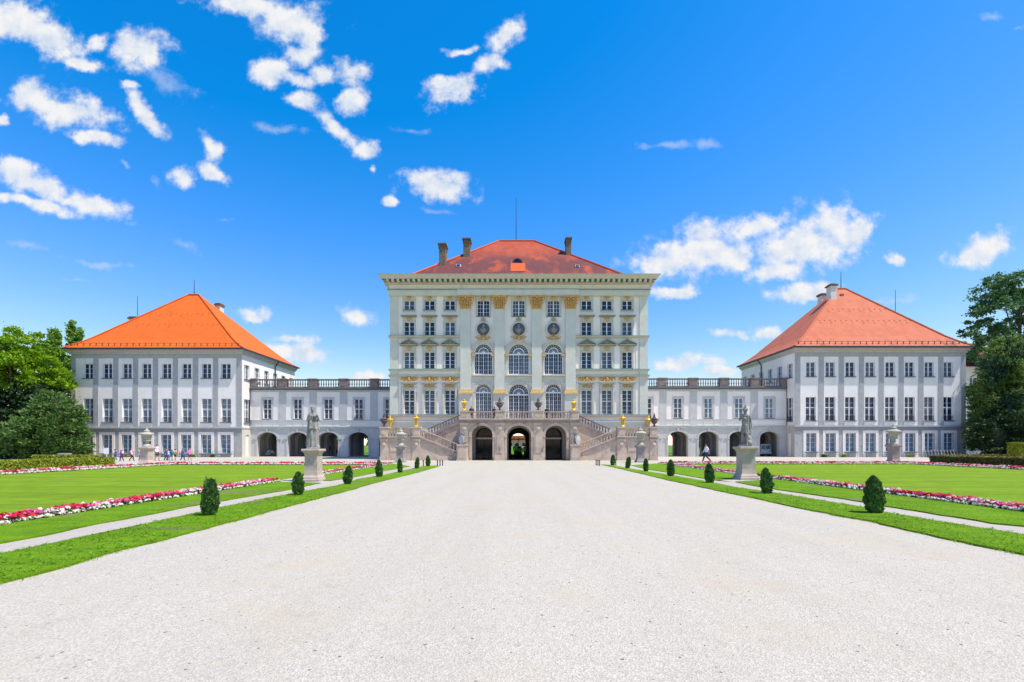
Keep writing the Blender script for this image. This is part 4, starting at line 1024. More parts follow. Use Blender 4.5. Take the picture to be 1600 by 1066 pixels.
def frames(nrm):
    a = RNG.normal(size=nrm.shape); u = unit(np.cross(nrm, a)); return u, np.cross(nrm, u)
def inpoly(P, poly):
    x, y = P[:, 0], P[:, 1]; ins = np.zeros(len(P), bool); n = len(poly); j = n-1
    for i in range(n):
        xi, yi = poly[i]; xj, yj = poly[j]
        c = ((yi > y) != (yj > y)) & (x < (xj-xi)*(y-yi)/(yj-yi+1e-12)+xi); ins ^= c; j = i
    return ins
M['blade'] = leafmat('grass_blades', [(.14, .31, .006), (.20, .39, .008), (.30, .48, .03), (.16, .34, .006)], .35, .7)
M['clover'] = leafmat('broad_weed_leaves', [(.10, .27, .008), (.20, .42, .012)], .3)
def blades(poly, dens, hgt, ymin, ymax, name='grass'):
    xs = [p[0] for p in poly]; area = (max(xs)-min(xs))*(ymax-ymin); n = int(area*dens)
    P = np.stack([RNG.uniform(min(xs), max(xs), n), RNG.uniform(ymin, ymax, n)], 1)
    P = P[inpoly(P, poly)]
    patch = np.sin(P[:, 0]*2.1+np.sin(P[:, 1]*1.3))*np.sin(P[:, 1]*1.7+np.cos(P[:, 0]*2.7))
    P = P[RNG.random(len(P)) < np.where(patch < -.35, .30, .72+.28*patch)]; n = len(P); patch = np.sin(P[:, 0]*2.1+np.sin(P[:, 1]*1.3))
    C = np.concatenate([P, np.full((n, 1), .03)], 1); a = RNG.uniform(0, 2*PI, n)
    h = hgt*RNG.uniform(.5, 1.35, n)*(1+.2*patch); w = h*RNG.uniform(.10, .2, n)
    U = np.stack([np.cos(a)*w, np.sin(a)*w, np.zeros(n)], 1)
    l = RNG.uniform(0, 1.1, n)*h; b_ = RNG.uniform(0, 2*PI, n)
    V = np.stack([np.cos(b_)*l, np.sin(b_)*l, h*.8], 1)
    o = quads(name, C, U, V, M['blade'], None, True)
    tag(o, None, None, None, 'stuff'); return o
GR = [blades(v1, 2100, .028, 4.5, 11), blades(v1, 1000, .028, 11, 24), blades(v2, 2100, .028, 4.5, 11), blades(v2, 1000, .028, 11, 24),
      blades(v3, 900, .028, 7, 20.5), blades(v5, 900, .028, 7, 21.5)]
for o_, l_ in zip(GR, ('short grass blades on the verge edging the avenue, shrub with wispy shoots side, foreground', 'short grass blades on the farther verge beneath the small cone shrubs, lady statue side', 'short grass blades on the verge edging the avenue, rounded shrub side, foreground', 'short grass blades on the farther verge beneath the cone shrubs, warrior statue side', 'short grass blades between flower bed and side path before the robed lady statue', 'short grass blades between flower bed and side path before the helmeted statue')): tag(o_, l_, 'grass')
def edge_tufts(line, label):
    C = []
    for (xa, ya), (xb, yb) in zip(line[:-1], line[1:]):
        L = math.hypot(xb-xa, yb-ya); n = int(L*260) if ya < 16 else int(L*90)
        t = RNG.random(n); C.append(np.stack([xa+(xb-xa)*t+RNG.normal(0, .035, n)*(1+np.sin(t*L*7+xa)), ya+(yb-ya)*t+RNG.normal(0, .03, n), np.full(n, .012)], 1))
    C = np.concatenate(C); n = len(C); h = RNG.uniform(.015, .05, n); a = RNG.uniform(0, 2*PI, n); w = h*.16; b_ = RNG.uniform(0, 2*PI, n); l = RNG.uniform(.2, 1.3, n)*h
    tag(quads('grass', C, np.stack([np.cos(a)*w, np.sin(a)*w, 0*n+np.zeros(n)], 1), np.stack([np.cos(b_)*l, np.sin(b_)*l, h*.8], 1), M['blade'], None, True), label, 'grass', None, 'stuff')
edge_tufts(Lout, 'ragged grass edge between the verge and the avenue gravel on the lady statue side')
edge_tufts(Lin, 'ragged grass edge between the verge and the side path on the lady statue side')
edge_tufts(Rout, 'ragged grass edge between the verge and the avenue gravel on the warrior side')
edge_tufts(Rin, 'ragged grass edge between the verge and the side path on the warrior side')
# weeds: flat rosettes in the near turf
n = 1500; P = np.concatenate([np.stack([RNG.uniform(-9, -6, n), RNG.uniform(5, 18, n)], 1), np.stack([RNG.uniform(7, 10, n), RNG.uniform(5, 18, n)], 1)])
P = P[inpoly(P, v1) | inpoly(P, v2)]; n = len(P)
C = np.repeat(np.concatenate([P, np.full((n, 1), .05)], 1), 5, 0); a = RNG.uniform(0, 2*PI, n*5); r = RNG.uniform(.008, .024, n*5)
dirv = np.stack([np.cos(a), np.sin(a), RNG.uniform(.1, .7, n*5)], 1)
C = C + dirv*r[:, None]; U = dirv*r[:, None]*.9; V = np.stack([-np.sin(a)*r*.42, np.cos(a)*r*.42, np.zeros(n*5)], 1)
tag(quads('weeds', C, U, V, M['clover']), 'flat broad leaved weeds growing in the foreground verges', 'weeds', None, 'stuff')

# ------------------------------------------------------------------ flowers
def flat(name, c, c2): return leafmat(name, [c, c2, c], .2, .7)
FM = [flat('magenta_petals', (.80, .06, .24), (.90, .20, .40)), flat('red_petals', (.70, .02, .05), (.82, .05, .09)), flat('cream_petals', (.88, .80, .66), (.92, .88, .80)), flat('pale_pink_petals', (.90, .45, .55), (.92, .65, .70)), flat('bed_leaves', (.05, .13, .015), (.035, .05, .02)), flat('dark_bed_leaves', (.06, .02, .02), (.03, .05, .015))]
def flowerbed(x0, x1, y0, y1, label, dens=70, edge=None, hgt=.15, size=.05):
    L = max(x1-x0, y1-y0); n = int((x1-x0)*(y1-y0)*dens)
    P = np.stack([RNG.uniform(x0, x1, n), RNG.uniform(y0, y1, n)], 1)
    s = P[:, 1] if y1-y0 > x1-x0 else P[:, 0]
    pat = np.sin(s*2.9+np.sin(s*1.1)*2+P[:, 0]*1.3) + RNG.normal(0, .7, n)
    k = np.where(pat > .7, 1, np.where(pat > -.45, 0, np.where(pat > -.9, 3, 2)))
    z = hgt*RNG.uniform(.65, 1.1, n)
    n0 = n
    if edge is not None:                                  # a cream flowering row along the front
        ne = int(L*44); t = RNG.uniform(0, 1, ne)
        if edge == 'y': Q = np.stack([RNG.uniform(x0, x1, ne), np.full(ne, y0)+RNG.normal(0, .04, ne)], 1)
        else: Q = np.stack([np.full(ne, x1 if edge == 'x1' else x0)+RNG.normal(0, .05, ne), y0+(y1-y0)*t], 1)
        P = np.concatenate([P, Q]); k = np.concatenate([k, np.full(ne, 2)]); z = np.concatenate([z, hgt*.5*RNG.uniform(.7, 1.2, ne)])
    n = len(P); Q = 7
    C = np.repeat(np.concatenate([P, z[:, None]], 1), Q, 0); nr = unit(RNG.normal(size=(n*Q, 3))+np.array([0, -.2, .5])); C = C + nr*size*.75*np.array([1.15, 1.15, .8])
    sc_ = np.repeat(np.where(np.arange(n) < n0, 1.0, .62), Q); u, v = frames(nr); sz = (size*RNG.uniform(.45, .8, n*Q)*sc_)[:, None]
    mi = np.repeat(k, Q)
    nl = int((x1-x0)*(y1-y0)*dens*7) + 400                # leaves below
    LP = np.stack([RNG.uniform(x0-.06, x1+.06, nl), RNG.uniform(y0-.06, y1+.06, nl), RNG.uniform(.02, hgt*.8, nl)], 1)
    ln = unit(RNG.normal(size=(nl, 3))+np.array([0, 0, .6])); lu, lv = frames(ln); ls = .05*RNG.uniform(.6, 1.2, nl)[:, None]
    C = np.concatenate([C, LP]); U = np.concatenate([u*sz, lu*ls]); V = np.concatenate([v*sz, lv*ls*.5]); mi = np.concatenate([mi, np.where(RNG.random(nl) < .75, 4, 5)])
    o = quads('flower_bed', C, U, V, None, None, False, mi, FM)
    tag(o, label, 'flower bed', 'red and white flower borders', 'stuff')
    return o
flowerbed(-11.05, -10.5, 3, 21.2, 'long red, pink and cream flower bed running towards the robed lady statue', 105, 'x1')
flowerbed(-11.05, -10.5, 24.4, 40.8, 'short red and cream flower bed behind the robed lady statue', 60, 'x1')
flowerbed(12.25, 12.8, 3, 23.2, 'long red, pink and cream flower bed running towards the helmeted warrior statue', 105, 'x0')
flowerbed(12.15, 12.75, 25.2, 41.2, 'short red and cream flower bed behind the helmeted warrior statue', 60, 'x0')
flowerbed(-28.0, -11.2, 38.5, 39.3, 'thin red flower border along the far edge of the lawn below the orange roof', 44, 'y', .22, .07)
flowerbed(12.9, 32.9, 39.7, 40.5, 'thin red flower border along the far edge of the lawn below the pink roof', 44, 'y', .22, .07)
flowerbed(-28.6, -27.8, 18, 39.3, 'red and cream flower border in front of the yellowish clipped hedge', 45, 'x1', .2, .065)
flowerbed(32.7, 33.5, 18, 40.5, 'red and cream flower border in front of the brown topped clipped hedge', 45, 'x0', .2, .065)
for x0, x1, y0, y1 in ((-11.1, -10.46, 1, 21.3), (-11.1, -10.46, 24.3, 40.9), (12.22, 12.84, 1, 23.3), (12.1, 12.84, 25.1, 41.3), (-28.65, -11.1, 38.42, 39.4), (12.86, 33, 39.62, 40.6), (-28.65, -27.72, 5, 38.41), (32.62, 33.55, 5, 39.61)):
    sheet('soil_strip', [(x0, y0), (x1, y0), (x1, y1), (x0, y1)], .02, M['soil'], .03)

# ------------------------------------------------------------------ trees and shrubs
M['bark'] = mat('grey_brown_bark', (.07, .052, .04), (.12, .095, .075), 5, .95, .8, 12)
M['locust'] = leafmat('bright_locust_leaves', [(.09, .23, .006), (.22, .42, .01), (.36, .56, .015), (.14, .30, .008)], .45)
M['poplar'] = leafmat('poplar_leaves', [(.10, .26, .04), (.24, .44, .07), (.36, .55, .10), (.16, .33, .04)], .5)
M['yew'] = leafmat('yew_needles', [(.035, .10, .025), (.10, .21, .05), (.19, .31, .07), (.06, .15, .04)], .2)
M['darkleaf'] = leafmat('dark_leaves', [(.012, .035, .012), (.03, .07, .02), (.045, .09, .025)], .15)
M['talltree'] = leafmat('ash_leaves', [(.05, .14, .06), (.11, .24, .09), (.17, .31, .11)], .35)
M['thuja'] = leafmat('thuja_leaves', [(.08, .17, .05), (.19, .31, .06), (.30, .42, .09)], .4, big=((.045, .11, .065), .28))
M['hedge'] = leafmat('hedge_leaves', [(.13, .20, .014), (.26, .32, .02), (.40, .44, .035), (.20, .27, .016)], .2)
M['hedgebrown'] = leafmat('brownish_hedge_leaves', [(.05, .07, .012), (.09, .10, .02), (.14, .11, .03)], .15)
M['hedgetop'] = leafmat('dry_hedge_top_leaves', [(.24, .20, .04), (.32, .24, .06)], .2)
M['box'] = leafmat('cone_shrub_leaves', [(.025, .085, .018), (.06, .16, .03), (.15, .29, .08), (.05, .14, .03)], .18)
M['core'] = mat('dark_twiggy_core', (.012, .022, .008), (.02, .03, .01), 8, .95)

def clumps(blobs, nclump, nleaf, size, spread, shell=.72, elong=1.0, up=.35, droop=0):
    """leaf quads gathered in clumps through ellipsoids (x, y, z, rx, ry, rz)"""
    vol = np.array([b[3]*b[4]*b[5] for b in blobs])**.7; pr = vol/vol.sum(); B = np.array(blobs, float)
    idx = RNG.choice(len(blobs), nclump, p=pr)
    d = unit(RNG.normal(size=(nclump, 3))); r = shell + (1-shell)*RNG.random(nclump); r = np.where(RNG.random(nclump) < .22, RNG.random(nclump)*shell, r)
    cc = B[idx, :3] + d*r[:, None]*B[idx, 3:]
    cs = spread*RNG.uniform(.6, 1.4, nclump)
    li = RNG.choice(nclump, nleaf)
    off = RNG.normal(size=(nleaf, 3))*np.array([1, 1, .55 if up > .2 else 1.1])
    C = cc[li] + off*cs[li][:, None]*.5
    C[:, 2] -= droop*np.abs(off[:, 0]*off[:, 1])
    nr = unit(RNG.normal(size=(nleaf, 3)) + d[li]*.5 + np.array([0, 0, up]))
    u, v = frames(nr); s = size*RNG.uniform(.55, 1.3, nleaf)[:, None]
    if elong != 1:
        ax = unit(d[li] + RNG.normal(size=(nleaf, 3))*.45 + np.array([0, 0, .25])); u = ax; v = unit(np.cross(ax, nr))
    return C, u*s*elong, v*s/ (elong if elong != 1 else 1.0), cc
def tree(name, label, cat, base, blobs, nclump, nleaf, size, spread, lm, trunk=(.35, 6), limbs=8, group=None, elong=1., shell=.72, core=0, up=.35):
    root = empty(name, (base[0], base[1], 0), label, cat, group)
    bl = [(base[0]+b[0], base[1]+b[1], b[2], b[3], b[4], b[5]) for b in blobs]
    C, U, V, cc = clumps(bl, nclump, nleaf, size, spread, shell, elong, up)
    keep = C[:, 2] > .15
    quads('crown', C[keep], U[keep], V[keep], lm, root)
    b = MB(); tr, th = trunk; top = max(x[2]+x[5]*.6 for x in bl)
    b.tube([(base[0], base[1], -.1), (base[0]+.05, base[1], th*.4), (base[0]-.1, base[1]+.1, th), (base[0]+.1, base[1], (th+top)/2), (base[0], base[1], top)], [tr*1.25, tr, tr*.85, tr*.5, tr*.1], 9)
    rr = random.Random(len(label))
    for i in range(limbs):
        q = cc[rr.randrange(len(cc))]; z0 = min(th*rr.uniform(.7, 1.1) + (q[2]-th)*.2, q[2]*.9); z0 = max(z0, .5)
        p0 = Vector((base[0], base[1], z0)); q = Vector(q); mid = p0.lerp(q, .5) + Vector((0, 0, .08*(q-p0).length))
        b.tube([p0, mid, q], [tr*.45, tr*.26, tr*.06], 6)
        for k in range(2):
            q2 = Vector(cc[rr.randrange(len(cc))])
            if (q2-mid).length < 5.5: b.tube([mid, mid.lerp(q2, .5)+Vector((0, 0, .2)), q2], [tr*.2, tr*.12, tr*.03], 5)
    b.build('trunk', M['bark'], root)
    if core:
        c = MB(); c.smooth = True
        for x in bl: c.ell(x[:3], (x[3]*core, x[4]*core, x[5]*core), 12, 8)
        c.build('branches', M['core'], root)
    return root
# left hand group
tree('locust_tree', 'large bright green feathery tree rising above the yew beside the orange roofed pavilion', 'tree', (wx(20, 60), 60), [(-.5, 0, 13.6, 4.2, 4, 2.9), (2.0, 0, 11.5, 3.2, 3.5, 2.2), (-5.0, 0, 12.5, 4, 4, 3.2), (0, -1.5, 10.3, 4.4, 3, 2.0), (3.5, .6, 9.4, 2.4, 2.5, 2.0), (-3, -1, 8.8, 4, 3.5, 1.6)], 400, 50000, .085, .58, M['locust'], (.4, 8), 14)
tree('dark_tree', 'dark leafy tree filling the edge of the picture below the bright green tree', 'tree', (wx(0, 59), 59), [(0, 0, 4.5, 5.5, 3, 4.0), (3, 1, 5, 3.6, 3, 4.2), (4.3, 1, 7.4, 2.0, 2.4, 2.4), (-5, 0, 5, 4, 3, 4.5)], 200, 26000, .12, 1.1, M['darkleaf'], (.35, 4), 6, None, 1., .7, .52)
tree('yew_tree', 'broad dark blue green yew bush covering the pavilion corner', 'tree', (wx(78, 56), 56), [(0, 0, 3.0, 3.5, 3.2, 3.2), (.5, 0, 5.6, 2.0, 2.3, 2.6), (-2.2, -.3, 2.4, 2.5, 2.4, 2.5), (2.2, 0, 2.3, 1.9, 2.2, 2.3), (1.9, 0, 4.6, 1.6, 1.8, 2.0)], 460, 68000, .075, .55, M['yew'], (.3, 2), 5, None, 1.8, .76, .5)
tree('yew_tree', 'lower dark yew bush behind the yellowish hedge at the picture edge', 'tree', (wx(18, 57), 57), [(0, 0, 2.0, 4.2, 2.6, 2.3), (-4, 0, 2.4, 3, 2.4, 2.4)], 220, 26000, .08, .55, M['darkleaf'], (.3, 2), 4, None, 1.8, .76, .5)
tree('poplar_tree', 'slim poplar nearer the spruce behind the orange roofed pavilion', 'tree', (wx(87, 86), 86), [(0, 0, 21.8, .7, .8, 1.9), (-.1, 0, 19.8, 1.25, 1.3, 2.6), (.2, 0, 17, 1.8, 1.8, 3.2), (.3, 0, 13, 2.2, 2.2, 4)], 300, 17000, .12, .36, M['poplar'], (.3, 8), 5, 'poplars behind the pavilion', 1., .3, 0, .1)
tree('poplar_tree', 'slim poplar touching the orange roof corner', 'tree', (wx(113, 88), 88), [(0, 0, 22.6, .65, .7, 1.9), (0, 0, 20.4, 1.1, 1.2, 2.6), (1.5, 0, 21.4, .5, .6, 1.7), (1.6, 0, 18.8, .9, 1, 2.6), (.3, 0, 16, 1.8, 1.8, 3.5), (.3, 0, 12.5, 2.1, 2.1, 4)], 300, 17000, .12, .36, M['poplar'], (.3, 8), 5, 'poplars behind the pavilion', 1., .3, 0, .1)
tree('spruce_tree', 'small pointed dark spruce top between bright green tree and poplars', 'tree', (wx(63, 80), 80), [(0, 0, 19.2, .4, .4, 1.4), (0, 0, 16.6, 1.2, 1.2, 2.0), (0, 0, 13, 2.2, 2.2, 3.0)], 110, 9000, .11, .42, M['yew'], (.25, 8), 4, None, 1.6)
# right hand group
tall = (wx(1592, 74), 74)
tree('tall_tree', 'tall open crowned tree with dark branches showing against the sky', 'tree', tall, [(0, 0, 25.2, 4.2, 4, 3.6), (-3.2, 0, 25, 2.6, 3, 2.8), (-4.6, 0, 21.6, 3.0, 3, 2.6), (-6.4, 0, 18.2, 2.6, 3, 2.2), (-1, 0, 19, 3.4, 3, 2.6), (4, 0, 22, 4.5, 4, 3.5), (4.5, 0, 17, 4, 4, 3), (-6.6, 0, 15.2, 1.9, 2, 1.6), (-1.5, 0, 15, 4, 3, 2)], 300, 33000, .105, .72, M['talltree'], (.42, 12), 22)
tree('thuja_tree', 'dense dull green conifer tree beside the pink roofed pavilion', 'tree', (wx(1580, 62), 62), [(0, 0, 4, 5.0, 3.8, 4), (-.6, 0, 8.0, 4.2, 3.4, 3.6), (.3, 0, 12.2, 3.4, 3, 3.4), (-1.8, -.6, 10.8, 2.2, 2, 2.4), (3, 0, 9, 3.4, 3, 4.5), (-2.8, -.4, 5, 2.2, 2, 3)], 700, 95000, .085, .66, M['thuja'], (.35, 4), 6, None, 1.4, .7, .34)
tree('thuja_tree', 'dark low branched conifer under the tall open tree at the picture edge', 'tree', (wx(1555, 58.5), 58.5), [(0, 0, 2.2, 3.0, 2.0, 2.5), (2.6, 0, 2.8, 2.8, 2.2, 3)], 200, 24000, .08, .6, M['darkleaf'], (.3, 2), 4, None, 1.5, .8, .6)
# trees seen through the arches
tx = [(-36, 92, 6), (-29, 95, 7), (-23, 90, 5.5), (-17.5, 98, 7), (19, 92, 6), (26, 97, 7), (-9, 120, 8), (8, 118, 9), (32, 90, 6)]
tl = ['leafy tree glimpsed through the arch next to the parked bicycle', 'round green tree glimpsed through the second arch from the orange roofed pavilion', 'green tree glimpsed through the arch where a visitor stands', 'sunlit green tree glimpsed through the arch nearest the stairs below the orange roof side', 'green tree glimpsed through the arch nearest the stairs below the pink roof side', 'green tree glimpsed behind the walking man', 'distant park tree seen through the central doorway beside red roof', 'taller distant park tree seen through the central doorway', 'green tree behind the arch with the statue before it']
for (x_, y_, h_), l_ in zip(tx, tl):
    tree('park_tree', l_, 'tree', (x_, y_), [(0, 0, h_*.62, h_*.42, h_*.4, h_*.38), (h_*.2, 0, h_*.4, h_*.34, h_*.3, h_*.3)], 70, 3500, .2, .8, M['locust'], (.25, 2), 4, 'park trees behind the palace')

def cone_shrub(name, label, x, y, h, w, wisps=0, seed=1, group='clipped cone shrubs along the avenue', nl=2600):
    root = empty(name, (x, y, 0), label, 'shrub', group)
    rs = np.random.default_rng(seed)
    lean = rs.normal(0, .05, 2)
    def rad(t): return w/2*np.interp(t, [0, .08, .3, .5, .68, .82, .92, .97, 1], [.66, .84, 1.0, .95, .80, .60, .37, .2, .02])
    t = rs.random(nl)**.9; a = rs.uniform(0, 2*PI, nl)
    lump = 1 + .10*np.sin(3*a+seed)+.09*np.sin((6+seed%3)*t*3+2*a+seed)
    r = rad(t)*lump*(1+rs.normal(0, .055, nl))
    C = np.stack([x+r*np.cos(a)+lean[0]*t, y+r*np.sin(a)+lean[1]*t, .05+t*h*.97], 1)
    nr = unit(np.stack([np.cos(a), np.sin(a), .35+.9*(t-.4)], 1)+rs.normal(size=(nl, 3))*.55)
    ax = unit(np.stack([np.cos(a)*.45, np.sin(a)*.45, np.ones(nl)], 1)+rs.normal(size=(nl, 3))*.4); v = unit(np.cross(ax, nr))
    s = (.026 if y < 13 else .034)*rs.uniform(.6, 1.4, nl)[:, None]
    U, V = ax*s*1.2, v*s*.62
    if wisps:
        wc, wu, wv = [], [], []
        for i in range(wisps):
            px, py = x+rs.normal(0, w*.16), y+rs.normal(0, w*.16); dx = rs.normal(0, .06); L = rs.uniform(.12, .24)*(1 if wisps > 2 else .45)
            for k in range(14):
                q = k/13; wc.append((px+dx*q+rs.normal(0, .006), py, h*.88+L*q)); wu.append((rs.normal(0, .012), rs.normal(0, .01), .016)); wv.append((.005, .003, 0))
        C = np.concatenate([C, np.array(wc)]); U = np.concatenate([U, np.array(wu)]); V = np.concatenate([V, np.array(wv)])
    quads('foliage', C, U, V, M['box'], root)
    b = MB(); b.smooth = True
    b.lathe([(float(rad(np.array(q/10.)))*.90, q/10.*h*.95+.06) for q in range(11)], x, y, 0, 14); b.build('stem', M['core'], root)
    return root
sl = [(327, 807, 752, 27, 9, 'largest clipped shrub with wispy shoots on top beside the foreground path'), (466, 775, 740, 18.5, 0, 'clipped egg shaped shrub before the pedestal of the robed lady'), (543, 757.5, 730, 16, 0, 'clipped shrub on the verge just past the robed lady statue'), (593, 746, 721, 12, 0, 'small clipped shrub before the urn vase, fourth along the lady statue verge'), (625.5, 739.3, 718, 9, 0, 'small pointed clipped shrub in front of the grey pedestal on the lady statue side'), (651, 733, 716, 8, 0, 'small clipped shrub beside the single dark bollard'), (668.5, 729.3, 713, 8, 0, 'last small clipped shrub before the bollard group at the lady statue verge end')]
sr = [(1367, 803, 746, 30, 3, 'largest rounded clipped shrub on the verge below the warrior side flower bed'), (1198, 772.5, 734, 19, 0, 'clipped egg shaped shrub beside the pedestal of the warrior statue'), (1109, 755.5, 726, 15.5, 0, 'bushy clipped shrub with pointed top below the walking man'), (1048.5, 745, 720, 12.5, 0, 'clipped shrub at the start of the warrior side flower bed'), (1009.5, 737.5, 718, 9, 0, 'small clipped shrub just before the vase of the warrior side'), (980.5, 732.5, 715, 8.5, 0, 'small clipped shrub between the two farthest of the warrior verge'), (957, 727.8, 711.5, 8, 0, 'farthest clipped shrub beside the three dark bollards')]
for i, (px, pb, pt, wp, ws, lb) in enumerate(sl + sr):
    x_, y_ = gp(px, pb); cone_shrub('cone_shrub', lb, x_, y_, (pb-pt)*y_/F, max(.16, wp*y_/F*random.uniform(.97, 1.04)-.09), ws or 2, i+1, nl=3800 if i in (0, 7) else 1700)

def hedge(label, x0, x1, y0, y1, h, m, top=None, n=9000, s=.045, group='low clipped hedges'):
    root = empty('hedge', ((x0+x1)/2, (y0+y1)/2, 0), label, 'hedge', group)
    L = [(x1-x0)*h, (x1-x0)*h, (y1-y0)*h, (y1-y0)*h, (x1-x0)*(y1-y0)]; pr = np.array(L)/sum(L); f = RNG.choice(5, n, p=pr)
    a, b_ = RNG.random(n), RNG.random(n); P = np.zeros((n, 3)); N_ = np.zeros((n, 3))
    for k, (fx, nn) in enumerate(((lambda a, b: (x0+(x1-x0)*a, y0+0*a, h*b), (0, -1, 0)), (lambda a, b: (x0+(x1-x0)*a, y1+0*a, h*b), (0, 1, 0)), (lambda a, b: (x0+0*a, y0+(y1-y0)*a, h*b), (-1, 0, 0)), (lambda a, b: (x1+0*a, y0+(y1-y0)*a, h*b), (1, 0, 0)), (lambda a, b: (x0+(x1-x0)*a, y0+(y1-y0)*b, h+0*a), (0, 0, 1)))):
        q = f == k; P[q] = np.stack(fx(a[q], b_[q]), 1); N_[q] = nn
    P += RNG.normal(0, .03, (n, 3)); N_ = unit(N_*1.0 + RNG.normal(size=(n, 3))*.6); u, v = frames(N_); sz = s*RNG.uniform(.6, 1.4, n)[:, None]
    mi = np.where((f == 4) & (RNG.random(n) < .8), 1, 0) if top else np.zeros(n)
    quads('foliage', P, u*sz, v*sz*.65, None, root, False, mi, [m, top or m])
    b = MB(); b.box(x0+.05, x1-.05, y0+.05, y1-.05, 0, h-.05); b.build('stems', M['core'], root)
hedge('low yellow green clipped hedge behind the flower border near the bright green tree', -32.8, -31.5, 18, 37.6, .62, M['hedge'], None, 22000)
hedge('short low hedge with the white box on it behind the yellow green hedge', -46, -40.5, 45.5, 46.6, .62, M['hedge'], M['hedgetop'], 5000)
hedge('low dark green clipped hedge with brown top beside the vase of the pink roof side', 37.3, 38.8, 20, 43.4, .66, M['hedgebrown'], M['hedgetop'], 20000)
hedge('second brown topped hedge behind the dark hedge below the conifer', 41.5, 47, 45.8, 46.8, .66, M['hedgebrown'], M['hedgetop'], 5000)
hedge('tall square clipped green hedge block in front of the conifer', 56.2, 59.5, 53.8, 55, 1.85, M['hedge'], None, 9000, .06)
b = MB(); b.box(-43.9, -43.0, 45.9, 46.3, .63, .78); b.box(-43.95, -42.95, 45.86, 46.34, .781, .82); tag(b.build('box', M['chimwhite']), 'small pale box lying on the short low hedge', 'box')

# ================================================================== STATUES, VASES, LANTERNS
def skin_mesh(joints, edges, radii, sub=1, root=0):
    me = bpy.data.meshes.new('tmp'); me.from_pydata(joints, edges, []); ob = bpy.data.objects.new('tmp', me); COL.objects.link(ob)
    sk = ob.modifiers.new('s', 'SKIN'); sk.use_smooth_shade = True
    if not me.skin_vertices:
        bm = bmesh.new(); bm.from_mesh(me); bm.verts.layers.skin.verify(); bm.to_mesh(me); bm.free()
    for i, r in enumerate(radii):
        rr = r if hasattr(r, '__len__') else (r, r); me.skin_vertices[0].data[i].radius = rr; me.skin_vertices[0].data[i].use_root = (i == root)
    if sub: ss = ob.modifiers.new('u', 'SUBSURF'); ss.levels = sub
    dg = bpy.context.evaluated_depsgraph_get(); ev = ob.evaluated_get(dg); m2 = bpy.data.meshes.new_from_object(ev)
    vs = [tuple(v.co) for v in m2.vertices]; fs = [tuple(p.vertices) for p in m2.polygons]
    bpy.data.objects.remove(ob); bpy.data.meshes.remove(me); bpy.data.meshes.remove(m2)
    return vs, fs
def figure(h, stride=.0, armL=None, armR=None, bend=0., turn=0., kid=False, fingers=True):
    """joints of a standing or walking figure facing -y; arm = (elbow, wrist) offsets from the shoulder"""
    J, E, R = [], [], []
    def add(p, r, par=None):
        J.append(tuple(c*h for c in p)); R.append((r[0]*h, r[1]*h) if hasattr(r, '__len__') else (r*h, r*h)); i = len(J)-1
        if par is not None: E.append((par, i))
        return i
    hk = .90 if not kid else .87
    by = -bend
    pel = add((0, 0, .52), (.082, .062)); wai = add((0, by*.4, .61), (.072, .052), pel); che = add((0, by*.8, .72), (.090, .062), wai); sho = add((0, by, .79), (.070, .052), che)
    nek = add((0, by-.006, .835), .032, sho); hd = add((0, by-.015, hk), (.050, .058) if not kid else (.064, .070), nek); ht = add((0, by-.012, .965), (.046, .052) if not kid else (.06, .064), hd)
    for s in (-1, 1):
        st = stride*s
        hip = add((s*.052, 0, .49), .058, pel); kn = add((s*.054, -.02-st*.45-abs(st)*.1, .275), .040, hip); an = add((s*.054, st*-.95+(.06 if st < 0 else 0), .045+(.03 if st < 0 else 0)), .026, kn)
        he = add((s*.056, st*-.95+(.06 if st < 0 else 0)-.075, .018+(.015 if st < 0 else 0)), (.026, .018), an)
    for s, arm in ((-1, armL), (1, armR)):
        sh = add((s*.108, by, .795), .034, sho)
        e, w = arm or ((s*.03, .02+stride*s*.25, -.155), (s*.035, -.03+stride*s*.55, -.295))
        el = add((s*.108+e[0], by+e[1], .795+e[2]), .025, sh); wr = add((s*.108+w[0], by+w[1], .795+w[2]), .017, el)
        d = Vector(w)-Vector(e); d.normalize(); pm = add(tuple(Vector(J[wr])/h + d*.035), (.021, .013), wr)
        if fingers:
            side = d.cross(Vector((s, .2, 0))).normalized() if abs(d.x) < .9 else Vector((0, 1, 0))
            for k, (o, L) in enumerate(((-.015, .036), (-.005, .042), (.005, .040), (.015, .032))):
                p1 = Vector(J[pm])/h + d*.018 + side*o; f1 = add(tuple(p1), .0065, pm); f2 = add(tuple(p1 + d*L*.55 + Vector((-s*.004, 0, 0))), .006, f1); add(tuple(p1 + d*L + Vector((-s*.014, 0, 0))), .005, f2)
            t1 = add(tuple(Vector(J[wr])/h + d*.02 - side*.022), .0068, pm); add(tuple(Vector(J[wr])/h + d*.048 - side*.032), .006, t1)
    return J, E, R
